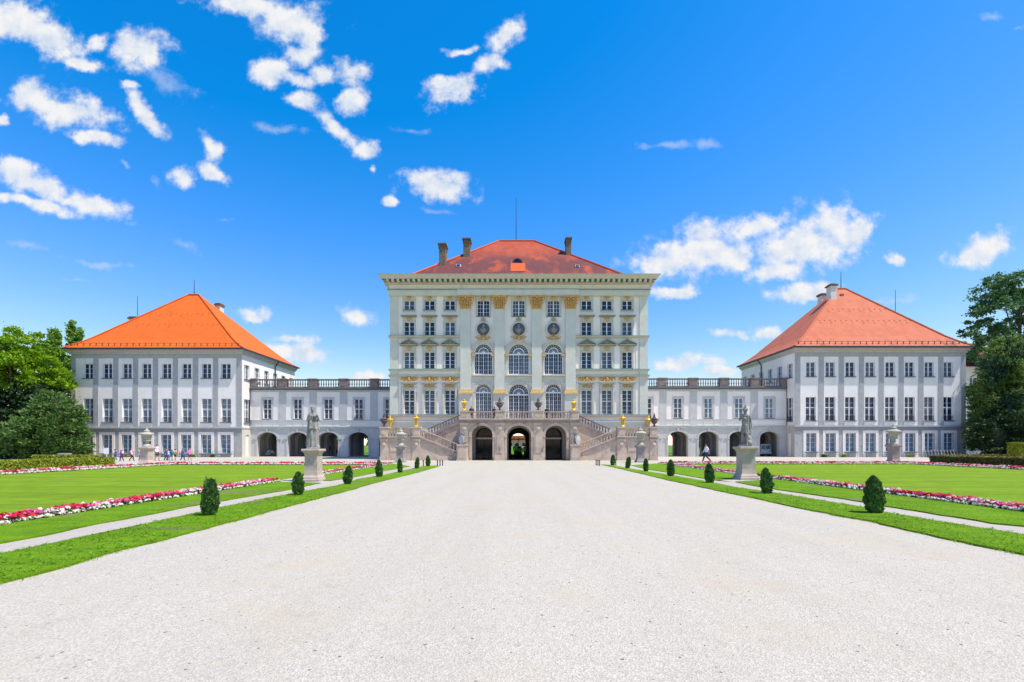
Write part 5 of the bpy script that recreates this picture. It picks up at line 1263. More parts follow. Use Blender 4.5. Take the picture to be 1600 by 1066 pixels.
def drape(mb, cx, cy, z0, z1, r0, r1, seed, folds=9, dep=.10, sx=1., sy=.8, lean=(0, 0), nz=16, na=48):
    rr = random.Random(seed); ph = [rr.uniform(0, 6) for _ in range(4)]; vs, fs = [], []
    for k in range(nz+1):
        t = k/nz; z = z0+(z1-z0)*t; r = r0+(r1-r0)*t
        for i in range(na):
            a = 2*PI*i/na; f = 1+dep*(1-t*.5)*(math.sin(folds*a+ph[0]+1.4*t)+.5*math.sin((folds*2+1)*a+ph[1]-2*t)+.4*math.sin(3*a+ph[2]))
            vs.append((cx+lean[0]*t+r*f*sx*math.cos(a), cy+lean[1]*t+r*f*sy*math.sin(a), z+.012*math.sin(5*a+ph[3])*(1 if k in (0, nz) else .3)))
    for k in range(nz):
        for i in range(na): j = (i+1) % na; fs.append((k*na+i, k*na+j, (k+1)*na+j, (k+1)*na+i))
    fs.append(tuple(nz*na+i for i in range(na))); mb.smooth = True; mb.add(vs, fs); mb.smooth = False
def face_bits(mb, h, by, kid=False, s=1.):
    hz = (.905 if not kid else .88)*h; y = (by-.062 if not kid else by-.078)*h
    mb.smooth = True
    mb.ell((0, y-.006*h, hz-.004*h), (.008*h, .013*h, .017*h), 6, 4)
    for q in (-1, 1): mb.ell((q*(.05 if not kid else .064)*h, (by-.01)*h, hz), (.007*h, .012*h, .018*h), 6, 4)
    mb.ell((0, y+.002*h, hz-.033*h), (.015*h, .006*h, .005*h), 6, 4)
def pedestal(label, x, y, top, w, m, group='statue pedestals'):
    b = MB(); b.sqloft(x, y, [(w*.66, 0), (w*.66, .10), (w*.62, .12), (w*.60, .20), (w*.52, .27), (w*.50, .33), (w*.47, .5), (w*.47, top-.26), (w*.50, top-.24), (w*.52, top-.17), (w*.60, top-.12), (w*.66, top-.09), (w*.66, top-.02), (w*.62, top)])
    o = tag(b.build('pedestal', m), label, 'pedestal', group)
    return o
# robed lady
dL = 21.4; xL = wx(485.5, 21.4)
pedestal('pale pink stone pedestal carrying the robed lady statue', xL, dL+.3, 1.46, .60, M['pedestal'])
hS = 1.93
Jn, En, Rn = figure(hS, .02, ((-.035, .01, -.15), (.035, -.12, -.11)), ((.05, .0, -.14), (.00, -.10, -.02)), 0, 0)
vs, fs = skin_mesh(Jn, En, Rn, 1)
mb = MB(); mb.smooth = True; mb.add(vs, fs); face_bits(mb, hS, 0)
mb.ell((0, .03, hS*.955), (.115, .13, .10), 10, 6); mb.ell((0, .14, hS*.93), (.06, .07, .06), 8, 5)
mb.ell((-.045, -.10, hS*.755), (.055, .05, .055), 8, 5); mb.ell((.045, -.10, hS*.755), (.055, .05, .055), 8, 5)
drape(mb, 0, .02, .03, hS*.56, .235, .20, 3, 7, .19, 1.1, .85)
drape(mb, 0, .01, hS*.47, hS*.62, .245, .19, 8, 6, .16, 1.1, .9, (.03, 0))
drape(mb, -.18, .06, .10, hS*.82, .15, .12, 5, 5, .18, .85, 1.2, (.06, -.02), 14, 28); drape(mb, .06, .10, hS*.45, hS*.84, .24, .17, 9, 6, .14, 1, .6, (-.04, -.02))
mb.smooth = True; mb.ell((.13, -.14, hS*.72), (.09, .08, .13), 8, 5, .4)
mb.smooth = False; mb.lathe([(.34, 0), (.35, .03), (.31, .06)], 0, .02, 0, 12); mb.lathe([(.10, .02), (.11, .10), (.06, .16)], .24, -.02, 0, 8)
mb.xform(Matrix.Translation((xL-.03, dL+.3, 1.462)) @ Matrix.Rotation(math.radians(25), 4, 'Z') @ Matrix.Diagonal((.86, .86, 1, 1)))
tag(mb.build('statue', M['marble']), 'grey marble statue of a robed standing lady on the pale pedestal', 'statue', 'marble garden statues')
# warrior
dR = 22.5; xR = wx(1170, 22.5)
pedestal('reddish stone pedestal carrying the helmeted warrior statue', xR, dR+.3, 1.56, .66, M['pedestal'])
hS = 1.86
Jn, En, Rn = figure(hS, .10, ((-.05, -.01, -.13), (-.02, -.14, -.06)), ((.035, .05, -.155), (.06, .02, -.28)), 0, 0)
vs, fs = skin_mesh(Jn, En, Rn, 1)
mb = MB(); mb.smooth = True; mb.add(vs, fs); face_bits(mb, hS, 0)
mb.ell((0, .01, hS*.955), (.115, .135, .11), 10, 6); mb.tube([(0, -.10, hS*1.0), (0, -.03, hS*1.055), (0, .06, hS*1.05), (0, .15, hS*.98), (0, .17, hS*.92)], [.02, .04, .045, .04, .02], 8)
mb.lathe([(.12, 0), (.16, .03), (.13, .07)], 0, -.01, hS*.925, 12)
drape(mb, 0, 0, hS*.34, hS*.56, .22, .165, 6, 12, .10, 1, .85)                    # skirted armour
drape(mb, 0, -.01, hS*.55, hS*.80, .165, .185, 4, 3, .05, 1.1, .75)               # cuirass
drape(mb, .05, .13, .08, hS*.82, .24, .16, 7, 6, .16, 1.0, .6, (-.03, -.02))      # cloak
mb.smooth = True; mb.ell((.16, .08, .32), (.17, .13, .30), 8, 6, .2); mb.ell((.20, -.05, .16), (.15, .16, .16), 8, 5); mb.ell((.10, -.08, .44), (.11, .10, .14), 8, 5, .5)
mb.ell((-.02, -.14, hS*.70), (.10, .07, .10), 8, 5, .5)
mb.smooth = False; mb.box(-.30, .34, -.27, .28, 0, .09)
mb.xform(Matrix.Translation((xR-.02, dR+.3, 1.562)) @ Matrix.Rotation(math.radians(-30), 4, 'Z') @ Matrix.Diagonal((.88, .88, 1, 1)))
tag(mb.build('statue', M['marble']), 'grey marble statue of a cloaked warrior with crested helmet on the reddish pedestal', 'statue', 'marble garden statues')
# big covered vases on pedestals
VP = [(.36, 0), (.35, .06), (.26, .18), (.16, .30), (.13, .38), (.17, .42), (.16, .45), (.28, .48), (.34, .54), (.33, .58), (.28, .61), (.31, .68), (.36, .86), (.38, 1.0), (.40, 1.02), (.54, 1.05), (.55, 1.10), (.48, 1.16), (.34, 1.23), (.22, 1.28), (.20, 1.33), (.24, 1.37), (.22, 1.42), (.12, 1.48), (.06, 1.54), (.09, 1.60), (.06, 1.65), (.01, 1.70)]
def vase(px, pb, pt, l1, l2, mp, w=.52):
    x_, y_ = gp(px, pb); tot = (pb-pt)*y_/F; ph = tot*.475
    b = MB(); b.sqloft(x_, y_, [(w*.86, 0), (w*.86, .1), (w*.80, .14), (w*.66, .30), (w*.60, .40), (w*.60, ph-.30), (w*.64, ph-.26), (w*.82, ph-.16), (w*.86, ph-.12), (w*.86, ph-.03), (w*.80, ph)])
    tag(b.build('pedestal', mp), l1, 'pedestal', 'vase pedestals')
    b = MB(); b.smooth = True; k = (tot-ph)/1.70; b.lathe([(r*k*.98, z*k) for r, z in VP], x_, y_, ph+.002, 24)
    b.smooth = False
    tag(b.build('vase', M['vase']), l2, 'vase', 'covered stone vases')
vase(229.5, 726, 668, 'pale pedestal of the vase among the children', 'pale covered stone vase behind the flower border among the children', M['pedestal'])
vase(626, 722.5, 668.5, 'grey pedestal standing before the stairs on the lady statue side', 'pale covered stone vase before the stairs on the lady statue side', M['darkped'])
vase(1000.5, 722.5, 666.5, 'grey pedestal standing before the stairs on the warrior side', 'grey covered stone vase before the stairs on the warrior side', M['darkped'])
vase(1396, 724, 663, 'reddish pedestal of the vase beside the brown topped hedge', 'dark covered stone vase at the far lawn corner beside the brown topped hedge', M['redped'])
# dark urns on the stair posts
UP = [(.20, 0), (.20, .06), (.10, .14), (.07, .26), (.10, .30), (.22, .40), (.31, .55), (.33, .68), (.26, .76), (.33, .80), (.33, .84), (.20, .92), (.12, 1.02), (.14, 1.06), (.08, 1.14), (.10, 1.20), (.03, 1.36), (.05, 1.40), (.01, 1.47)]
def urn(px, y, zb, h, label):
    b = MB(); b.smooth = True; k = h/1.47; x_ = wx(px, y); b.lathe([(r*k*1.1, z*k) for r, z in UP], x_, y, zb, 16)
    for s in (-1, 1): b.tube([(x_+s*.30*k, y, zb+.60*k), (x_+s*.45*k, y, zb+.74*k), (x_+s*.42*k, y, zb+.88*k), (x_+s*.28*k, y, zb+.84*k)], .035, 6)
    b.smooth = False; b.box(x_-.26, x_+.26, y-.26, y+.26, zb-.001, zb+.07)
    tag(b.build('urn', M['urnstone']), label, 'urn', 'dark urns on the staircase')
PT = ZS(667)+.002; TT = bz+bh+.102
urn(600.3, S+.15, PT, 1.46, 'dark stone urn on the outer stair post below the orange roof side')
urn(780.8, S+.2, TT, 1.42, 'dark stone urn on the terrace rail between robed lady side door and middle door')
urn(841, S+.2, TT, 1.42, 'dark stone urn on the terrace rail between middle door and warrior side door')
urn(1022.3, S+.15, PT, 1.46, 'dark stone urn on the outer stair post below the pink roof side')
M['lampglass'] = glass('lantern_glass', (.35, .40, .38), .1, (.5, .55, .52))
def lantern(px, y, zb, h, label):
    x_ = wx(px, y); k = h/1.3; root = empty('lantern', (x_, y, zb), label, 'lantern', 'gilded lanterns on the staircase')
    b = MB(); b.smooth = True; b.lathe([(.24, 0), (.24, .05), (.15, .10), (.11, .20), (.17, .26)], x_, y, zb, 10); 
    for s in range(4):
        a = PI/4+s*PI/2; b.ell((x_+.17*math.cos(a), y+.17*math.sin(a), zb+.10), (.09, .09, .10), 6, 4)
    b.smooth = False
    b.build('base', M['brightgold'], root)
    b = MB(); n = 6
    for i in range(n):
        a = 2*PI*i/n; b.bar((x_+.14*math.cos(a), y+.14*math.sin(a), zb+.27), (x_+.25*math.cos(a), y+.25*math.sin(a), zb+.82*k), .055)
    b.lathe([(.15, .26), (.17, .30), (.13, .32)], x_, y, zb, 6); b.lathe([(.24, .78*k), (.29, .82*k), (.26, .86*k)], x_, y, zb, 6); b.build('cage', M['brightgold'], root)
    b = MB(); b.lathe([(.12, .33), (.215, .77*k)], x_, y, zb, 6); b.build('pane', M['lampglass'], root)
    b = MB(); b.smooth = True; b.lathe([(.27, .865*k), (.28, .90*k), (.20, .98*k), (.13, 1.03*k), (.15, 1.08*k), (.07, 1.15*k), (.09, 1.19*k), (.01, 1.30*k)], x_, y, zb, 12)
    for i in range(6):
        a = 2*PI*i/6; b.ell((x_+.26*math.cos(a), y+.26*math.sin(a), zb+.93*k), (.06, .06, .09), 6, 4)
    b.smooth = False; b.build('crown', M['brightgold'], root)
lantern(609.3, D-.5, LZ+.95, 1.5, 'gilded lantern beside the outer dark urn below the orange roof side')
lantern(650.5, S+.15, PT, 1.30, 'gilded lantern on the stair landing post below the orange roof side')
lantern(725.5, S+.2, TT, 1.18, 'gilded lantern on the terrace corner above the lion of the lady statue side')
lantern(896.5, S+.2, TT, 1.18, 'gilded lantern on the terrace corner above the lion of the warrior side')
lantern(973, S+.15, PT, 1.30, 'gilded lantern on the stair landing post below the pink roof side')
lantern(1013, D-.5, LZ+.95, 1.5, 'gilded lantern beside the outer dark urn below the pink roof side')
# lions with oval shields
def lion(px, s, label):
    x_ = wx(px, S-.7); zb = ZS(694.5)+.002
    J = [(0, .10, .28), (0, .06, .52), (0, -.04, .80), (0, -.10, .98), (0, -.14, 1.16), (0, -.26, 1.14),
         (-.15, .0, .26), (-.17, -.22, .30), (-.17, -.20, .06), (-.17, -.30, .04), (.15, .0, .26), (.17, -.22, .30), (.17, -.20, .06), (.17, -.30, .04),
         (-.15, -.10, .82), (-.20, -.22, .62), (-.16, -.34, .52), (.15, -.10, .82), (.22, -.24, .66), (.18, -.36, .58), (0, .22, .16), (.16, .26, .10), (.28, .16, .22)]
    E = [(0,1),(1,2),(2,3),(3,4),(4,5),(0,6),(6,7),(7,8),(8,9),(0,10),(10,11),(11,12),(12,13),(2,14),(14,15),(15,16),(2,17),(17,18),(18,19),(0,20),(20,21),(21,22)]
    R = [.19,.18,.19,.17,.15,.085,.13,.10,.06,.05,.13,.10,.06,.05,.09,.07,.055,.09,.07,.055,.05,.035,.045]
    vs, fs = skin_mesh(J, E, R, 1)
    mb = MB(); mb.smooth = True; mb.add(vs, fs)
    rr = random.Random(3)
    for i in range(40):
        a = rr.uniform(-2.4, 2.4); z = rr.uniform(.84, 1.27); r = .20-.12*abs(z-1.05); mb.ell((r*math.sin(a), -.08+r*.8*math.cos(a)*.9+.05, z), (.06, .06, .09), 6, 4, rr.uniform(-.5, .5))
    for q in (-1, 1): mb.ell((q*.11, -.12, 1.28), (.04, .03, .05), 6, 4); mb.ell((q*.05, -.27, 1.19), (.025, .02, .02), 6, 4)
    mb.smooth = False; mb.box(-.36, .36, -.42, .36, -.001, .06)
    mt = Matrix.Translation((x_, S-.68, zb)) @ Matrix.Rotation(s*.45, 4, 'Z')
    mb.xform(mt); o = tag(mb.build('lion_statue', M['marble']), label, 'statue', 'stone lions at the stairs')
    sh = MB(); sh.smooth = True; sh.ell((0.02, -.43, .46), (.23, .06, .37), 16, 8); sh.smooth = False; sh.arcband(0, 0, .22, .29, -.04, .05, 0, 2*PI, 24)
    k = len(sh.v)-4*25
    for i in range(k, len(sh.v)): p = sh.v[i]; sh.v[i] = (p[0]+.02, p[1]-.43, p[2]*1.6+.46)
    sh.xform(mt); sh.build('shield', M['pavtrim'], o)
lion(724, -1, 'pale seated lion holding an oval shield at the stair foot of the lady statue side')
lion(899.5, 1, 'pale seated lion holding an oval shield at the stair foot of the warrior side')

# ================================================================== PEOPLE
SKIN = mat('skin', (.55, .33, .24), None, 1, .6)
def cloth(c): 
    n = 'cloth_%d_%d_%d' % tuple(int(x*100) for x in c)
    return bpy.data.materials.get(n) or mat(n, c, tuple(x*.8 for x in c), 8, .9, .3, 30)
EYE = mat('eye', (.02, .02, .02), None, 1, .3)
def person(label, x, y, h, face, shirt, trousers, hair=(.06, .04, .03), stride=.0, shorts=False, sleeves=True, pack=None, cap=None, z=0, kid=False, armL=None, armR=None, bend=0, group=None):
    J, E, R = figure(h, stride, armL, armR, bend, 0, kid)
    vs, fs = skin_mesh(J, E, R, 1)
    mb = MB(); mb.smooth = True; mb.add(vs, fs); face_bits(mb, h, -bend, kid)
    mb.cur = 1
    for q in (-1, 1): mb.ell((q*.02*h, (-bend-(.066 if not kid else .083))*h, (.915 if not kid else .89)*h), (.008*h, .005*h, .006*h), 6, 4)
    mt = Matrix.Translation((x, y, z)) @ Matrix.Rotation(face, 4, 'Z')
    body = MB(); body.v, body.f, body.mi, body.sm = list(mb.v), mb.f, mb.mi, mb.sm
    me = body.mesh('person', [SKIN, EYE]); o = bpy.data.objects.new('person', me); COL.objects.link(o); o.matrix_world = mt
    tag(o, label, 'person', group); OLOC[o.name] = (0, 0, 0)
    V = [Vector(v) for v in vs]; nrm = [Vector((0, 0, 0)) for _ in V]
    for f in fs:
        a = (V[f[1]]-V[f[0]]).cross(V[f[2]]-V[f[0]])
        for i in f: nrm[i] += a
    nrm = [n.normalized() if n.length > 0 else n for n in nrm]
    def shell(name, test, off, m):
        sel = [f for f in fs if test(sum((V[i] for i in f), Vector())/len(f)/h)]
        if not sel: return
        ids = sorted({i for f in sel for i in f}); mp = {i: k for k, i in enumerate(ids)}
        c = MB(); c.smooth = True; c.add([V[i]+nrm[i]*off*h for i in ids], [tuple(mp[i] for i in f) for f in sel])
        q = bpy.data.objects.new(name, c.mesh(name, m)); COL.objects.link(q); q.parent = o
    neck = .825
    shell('trousers' if not shorts else 'shorts', lambda p: (.04 if not shorts else .30) < p.z < .565 and abs(p.x) < .118, .010, cloth(trousers))
    shell('shirt', lambda p: .535 < p.z < neck and (abs(p.x) < .15 or sleeves or p.z > .66) or (sleeves and abs(p.x) > .118 and .53 < p.z < neck), .014, cloth(shirt))
    shell('shoes', lambda p: p.z < .05 and abs(p.x) < .115, .007, cloth((.05, .05, .06)))
    hk = .93 if not kid else .905
    shell('hair', lambda p: p.z > hk or (p.z > hk-.06 and p.y > -bend+.0), .010, cloth(hair))
    if cap:
        shell('cap', lambda p: p.z > hk+.0, .022, cloth(cap))
    if pack:
        c = MB(); c.smooth = True; c.ell((0, (.10-bend*.8)*h, .70*h), (.105*h, .07*h, .13*h), 10, 7)
        for q in (-1, 1): c.tube([(q*.06*h, (.06-bend)*h, .80*h), (q*.07*h, (-.01-bend)*h, .835*h), (q*.07*h, (-.075-bend)*h, .76*h), (q*.08*h, (-.02-bend)*h, .62*h)], .013*h, 5)
        qo = bpy.data.objects.new('backpack', c.mesh('backpack', cloth(pack))); COL.objects.link(qo); qo.parent = o
    return o
HR = PI/2
def at(px, d): return wx(px, d)
kg = 'children walking past the pavilion'
person('child with blue backpack behind the hedge end near the white sign', at(180, 51), 51, 1.22, -2.0, (.65, .55, .5), (.10, .12, .25), (.10, .05, .03), .05, pack=(.03, .12, .42), kid=True, group=kg)
person('child in purple shirt and pink cap with pale pink backpack beside the hedge end', at(190, 48), 48, 1.22, -1.6, (.16, .06, .30), (.10, .06, .18), (.1, .06, .04), .08, pack=(.75, .5, .65), cap=(.80, .25, .5), kid=True, group=kg)
person('blond child with magenta backpack walking alone beside the pale vase', at(206, 49), 49, 1.25, 1.9, (.75, .70, .78), (.12, .03, .10), (.65, .42, .2), .10, pack=(.70, .06, .45), kid=True, group=kg)
person('adult in white shirt and dark shorts walking just past the pale vase', at(245.5, 49.5), 49.5, 1.72, 1.6, (.78, .72, .74), (.05, .05, .07), (.05, .035, .03), .06, shorts=True, group=kg)
person('child half hidden behind the pedestal of the pale vase', at(219.5, 49.5), 49.5, 1.25, 1.5, (.30, .30, .36), (.05, .20, .30), (.35, .2, .12), .05, kid=True, group=kg)
person('dark haired child in navy jacket next to a red haired child', at(259.5, 50), 50, 1.32, 1.5, (.08, .07, .22), (.05, .05, .12), (.04, .03, .03), .06, kid=True, pack=(.5, .52, .62), group=kg)
person('red haired child in white top and blue jeans', at(262.5, 50.6), 50.6, 1.18, 1.4, (.72, .70, .70), (.06, .18, .42), (.35, .10, .05), .05, kid=True, group=kg)
person('child with bright blue backpack and teal shorts', at(268.5, 50), 50, 1.22, 2.6, (.05, .30, .42), (.04, .22, .30), (.35, .18, .08), .05, shorts=True, kid=True, pack=(.02, .14, .5), group=kg)
person('child in orange shirt with tan backpack and black shorts', at(273.8, 50.3), 50.3, 1.25, 2.8, (.75, .42, .18), (.04, .03, .04), (.07, .04, .03), .05, shorts=True, sleeves=False, kid=True, pack=(.72, .45, .22), group=kg)
person('child in navy clothes carrying a white and pink bundle', at(285.6, 50.2), 50.2, 1.30, 1.7, (.06, .07, .20), (.04, .05, .14), (.05, .03, .03), .09, kid=True, pack=(.75, .62, .66), group=kg)
person('child in pink shirt, pink cap and dark skirt at the end of the row', at(296.5, 50.4), 50.4, 1.26, 1.6, (.80, .25, .55), (.08, .03, .08), (.5, .2, .2), .07, shorts=True, kid=True, cap=(.80, .18, .40), pack=(.78, .35, .62), group=kg)
person('man in white shirt and dark trousers walking past the arches', at(1103.5, 46), 46, 1.74, HR*-1.0, (.76, .78, .84), (.035, .045, .10), (.10, .06, .04), .22, sleeves=False, group=None)
person('bald visitor in dark clothes inside the sunlit arch of the orange roof side wing', at(527, 69), 69, 1.75, .3, (.50, .12, .08), (.05, .05, .07), (.45, .3, .22), .03)
person('dim visitor standing at the wall inside the arch beside the sunlit one', at(513.5, 71), 71, 1.72, .2, (.08, .03, .03), (.03, .03, .04), (.04, .03, .03), .02)
person('man in neon green vest standing in the central doorway', at(805.5, 55.5), 55.5, 1.80, PI, (.10, .62, .02), (.02, .02, .03), (.05, .03, .02), .02, sleeves=False)
person('smaller person in neon green vest to one side in the central doorway', at(813.7, 57), 57, 1.55, PI*.9, (.12, .62, .03), (.02, .03, .04), (.05, .03, .02), .02, sleeves=False)
person('person in dark suit standing between the two green vests', at(809.6, 57.5), 57.5, 1.76, PI, (.03, .03, .05), (.02, .02, .03), (.04, .03, .02), .02)
person('person in grey coat at the edge of the central doorway', at(820.6, 56.5), 56.5, 1.70, 2.5, (.25, .26, .30), (.05, .06, .08), (.05, .04, .03), .04)
person('visitor in dark top with reddish hair leaning at the terrace rail', at(736.8, 52), 52, 1.66, .2, (.13, .06, .07), (.05, .05, .07), (.30, .08, .04), .01, z=TZ)
person('dark clothed visitor beside the terrace urn of the lady statue side', at(772.5, 52), 52, 1.60, .5, (.04, .035, .045), (.03, .03, .04), (.03, .02, .02), .01, z=TZ)
person('visitor in black behind the terrace rail on the warrior side', at(854.5, 52.2), 52.2, 1.58, -.3, (.03, .03, .05), (.04, .05, .1), (.03, .02, .02), .01, z=TZ)

# ================================================================== SMALL THINGS
def bicycle(label, x, y, rot, fc, wc=(.03, .03, .03)):
    root = empty('bicycle', (x, y, 0), label, 'bicycle'); fm = mat('bicycle_paint_%d' % int(x*10), fc, None, 1, .4); tm = M['black']
    mt = Matrix.Translation((x, y, 0)) @ Matrix.Rotation(rot, 4, 'Z')
    def B(name, m, fn):
        b = MB(); fn(b); b.xform(mt); return b.build(name, m, root)
    def frame(b):
        A, Bt, S_, Hd, Fk = (-.53, 0, .34), (-.08, 0, .30), (-.22, 0, .80), (.36, 0, .78), (.55, 0, .34)
        for p, q in ((A, Bt), (Bt, S_), (S_, A), (S_, Hd), (Bt, Hd), (Hd, Fk)): b.bar(p, q, .05)
    B('frame', fm, frame)
    for cx in (-.53, .55):
        def whl(b, cx=cx):
            b.arcband(cx, .34, .30, .345, -.02, .02, 0, 2*PI, 24)
        w = B('wheel', tm, whl)
        def sp(b, cx=cx):
            for i in range(10): a = PI*i/10; b.bar((cx-.3*math.cos(a), 0, .34-.3*math.sin(a)), (cx+.3*math.cos(a), 0, .34+.3*math.sin(a)), .008)
            b.arcband(cx, .34, .02, .05, -.04, .04, 0, 2*PI, 10); b.arcband(cx, .34, .275, .299, -.012, .012, 0, 2*PI, 24)
        q = MB(); sp(q); q.xform(mt); q.build('rim', M['marble'], w)
    B('handlebar', tm, lambda b: (b.tube([(.34, -.28, .98), (.38, 0, .96), (.34, .28, .98)], .018, 6), b.bar((.36, 0, .78), (.38, 0, .96), .04)))
    B('saddle', tm, lambda b: (b.ell((-.24, 0, .90), (.14, .08, .045), 8, 5), b.bar((-.22, 0, .8), (-.24, 0, .89), .035)))
    return root
bicycle('pale framed bicycle leaning inside the arch next to the orange roofed pavilion', wx(422, 67.6), 67.6, .15, (.55, .62, .68))
bicycle('dark bicycle standing before the door of the lady statue side', wx(757, 53.2), 53.2, .1, (.12, .03, .04))
bicycle('dark bicycle in shade inside the second arch from the orange roofed pavilion', wx(456, 69), 69, .8, (.05, .05, .06))
# van parked under the arch
vx, vy = wx(1196.5, 68.2), 68.2
vp = mat('pale_blue_van_paint', (.55, .64, .76), None, 1, .3, 0, 30, None, 0, .5)
van = empty('van', (vx, vy, 0), 'small pale blue van parked under the arch next to the pink roofed pavilion', 'van')
b = MB()
prf = [(-.80, .32), (.80, .32), (.82, .85), (.80, 1.05), (.70, 1.62), (.60, 1.72), (-.60, 1.72), (-.70, 1.62), (-.80, 1.05), (-.82, .85)]
b.prism([(vx+x_, z_) for x_, z_ in prf], vy, vy+3.4); b.build('body', vp, van)
for s in (-1, 1):
    b = MB(); b.prism([(vx+s*.06, 1.02), (vx+s*.70, 1.02), (vx+s*.62, 1.55), (vx+s*.06, 1.55)], vy-.02, vy-.001); b.build('rear_window', M['glassblue'], van)
    b = MB(); b.box(vx+s*.76-.06, vx+s*.76+.05, vy-.03, vy-.001, .66, .98); b.build('tail_light', mat('tail_light_red', (.5, .02, .02), None, 1, .3), van)
    for yy in (vy+.55, vy+2.7):
        b = MB(); b.lathe([(.12, -.1), (.30, -.1), (.32, -.05), (.32, .05), (.30, .1), (.12, .1)], 0, 0, 0, 18); b.xform(Matrix.Translation((vx+s*.72, yy, .32)) @ Matrix.Rotation(PI/2, 4, 'Y')); w = b.build('wheel', M['black'], van)
        b = MB(); b.lathe([(.11, -.108), (.19, -.105), (.19, .105), (.11, .108)], 0, 0, 0, 14); b.xform(Matrix.Translation((vx+s*.72, yy, .32)) @ Matrix.Rotation(PI/2, 4, 'Y')); b.build('rim', M['marble'], w)
b = MB(); b.box(vx-.84, vx+.84, vy-.12, vy-.021, .40, .56); b.build('bumper', vp, van)
b = MB(); b.box(vx-.24, vx+.24, vy-.03, vy-.0205, .62, .74); b.build('number_plate', M['frame'], van)
b = MB(); b.bar((vx, vy-.008, .58), (vx, vy-.008, 1.66), .02, .012); b.build('door_seam', M['black'], van)
# white notice board
sx_, sy_ = wx(166, 53), 53.
sg = empty('notice_board', (sx_, sy_, 0), 'small white notice board on a post behind the hedge end', 'sign')
b = MB(); b.box(sx_-.20, sx_+.24, sy_-.03, sy_+.02, .62, 1.28); b.build('board', M['frame'], sg); b = MB(); b.box(sx_-.06, sx_+.06, sy_+.021, sy_+.08, 0, 1.3); b.build('post', M['frame'], sg)
# bollards
bl = [(661.5, 728, 'single dark bollard between the two farthest shrubs of the lady statue verge'), (683.5, 727.3, 'dark bollard at the verge tip beside the shrub of the lady statue side'), (687.5, 727.8, 'middle dark bollard of the group closing the lady statue verge'), (691.5, 727.6, 'outermost dark bollard of the group closing the lady statue verge'), (931.5, 727, 'outermost of the three dark bollards closing the warrior verge'), (934.2, 727.4, 'middle of the three dark bollards closing the warrior verge'), (936.8, 728, 'dark bollard nearest the grass tip of the warrior verge'), (962.2, 726.8, 'single grey bollard behind the farthest warrior verge shrub')]
for px, py, lb in bl:
    x_, y_ = gp(px, py); b = MB(); b.lathe([(.055, 0), (.055, .06), (.04, .08), (.04, .36), (.055, .38), (.055, .42), (.03, .46)], x_, y_, 0, 8); tag(b.build('bollard', M['black']), lb, 'bollard', 'short dark bollards at the verge ends')
# sloping rack beside the right pavilion and low railings before the pavilions
rx_ = wx(1447, 60); rk = empty('bicycle_rack', (rx_, 60, 0), 'long empty metal bicycle rack of slanting bars in front of the pink roofed pavilion', 'rack')
b = MB(); x0, x1 = wx(1446, 60), wx(1531, 60); b.tube([(x0, 60.6, .95), (x1, 60.6, .95)], .03, 6); b.tube([(x0, 59.7, .05), (x1, 59.7, .05)], .03, 6); b.build('rail', M['marble'], rk)
b = MB()
for i in range(17): xx = x0+(x1-x0)*(i+.5)/17; b.tube([(xx-.3, 59.7, .05), (xx+.25, 60.6, .95)], .028, 5)
b.build('slanting_bars', M['marble'], rk)
for side, lb in ((0, 'thin low iron railing in front of the orange roofed pavilion'), (1, 'thin low iron railing in front of the pink roofed pavilion')):
    m_ = (lambda x: x) if side == 0 else mir
    x0, x1 = sorted((m_(wx(166, 62.6)), m_(wx(366, 62.6))))
    rt = empty('railing', ((x0+x1)/2, 62.6, 0), lb, 'railing', 'low railings before the pavilions')
    b = MB(); n = 14
    for i in range(n+1): xx = x0+(x1-x0)*i/n; b.tube([(xx, 62.6, 0), (xx, 62.6, .72)], .022, 5)
    b.build('uprights', M['sill'], rt)
    b = MB(); b.tube([(x0, 62.6, .72), (x1, 62.6, .72)], .016, 5); b.tube([(x0, 62.6, .38), (x1, 62.6, .38)], .012, 5); b.build('rails', M['sill'], rt)
    for i, (px, lb2) in enumerate(((195, 'small brown tuft at the pavilion foot behind the walking children' if side == 0 else 'small dry tuft at the pavilion foot near the vase'), (300, 'small dry tuft at the foot of the pavilion near the last child' if side == 0 else 'small dry tuft at the foot of the pink roofed pavilion near its corner'), (331, 'small green tuft at the orange roofed pavilion foot near its corner' if side == 0 else 'small green tuft at the pink roofed pavilion foot'))):
        xx = m_(wx(px, 63)); n = 320; C = np.stack([xx+RNG.normal(0, .14, n), 63.2+RNG.normal(0, .10, n), np.abs(RNG.normal(.12, .12, n))], 1); nr = unit(RNG.normal(size=(n, 3))); u, v = frames(nr)
        tag(quads('tuft', C, u*.07, v*.04, M['hedge'] if i < 2 else M['hedgebrown']), lb2, 'plant', 'small tufts at the pavilion foot')
# distant town house seen through the passage
th = empty('town_house', (2, 300, 0), 'distant pinkish house with red roof seen through the central doorway', 'house')
hm = mat('pinkish_house_render', (.62, .42, .36), (.55, .36, .31), 2, .9)
b = MB(); hh = [(x_-.8, x_+.8, z_, z_+2) for x_ in (-12, -8, -4, 0, 4, 8, 12) for z_ in (.8,)]; wall_holes(b, -16, 20, 0, 4.2, hh, .3, front(300)); b.build('wall', hm, th)
b = MB()
for h_ in hh: b.add([(h_[0], 300.25, h_[2]), (h_[1], 300.25, h_[2]), (h_[1], 300.25, h_[3]), (h_[0], 300.25, h_[3])], [(0,1,2,3)])
b.build('pane', M['glassnavy'], th)
b = MB(); b.prism([(-17, 4.2), (21, 4.2), (15, 7.2), (-11, 7.2)], 299.4, 312); b.build('roof', M['roofpink'], th)
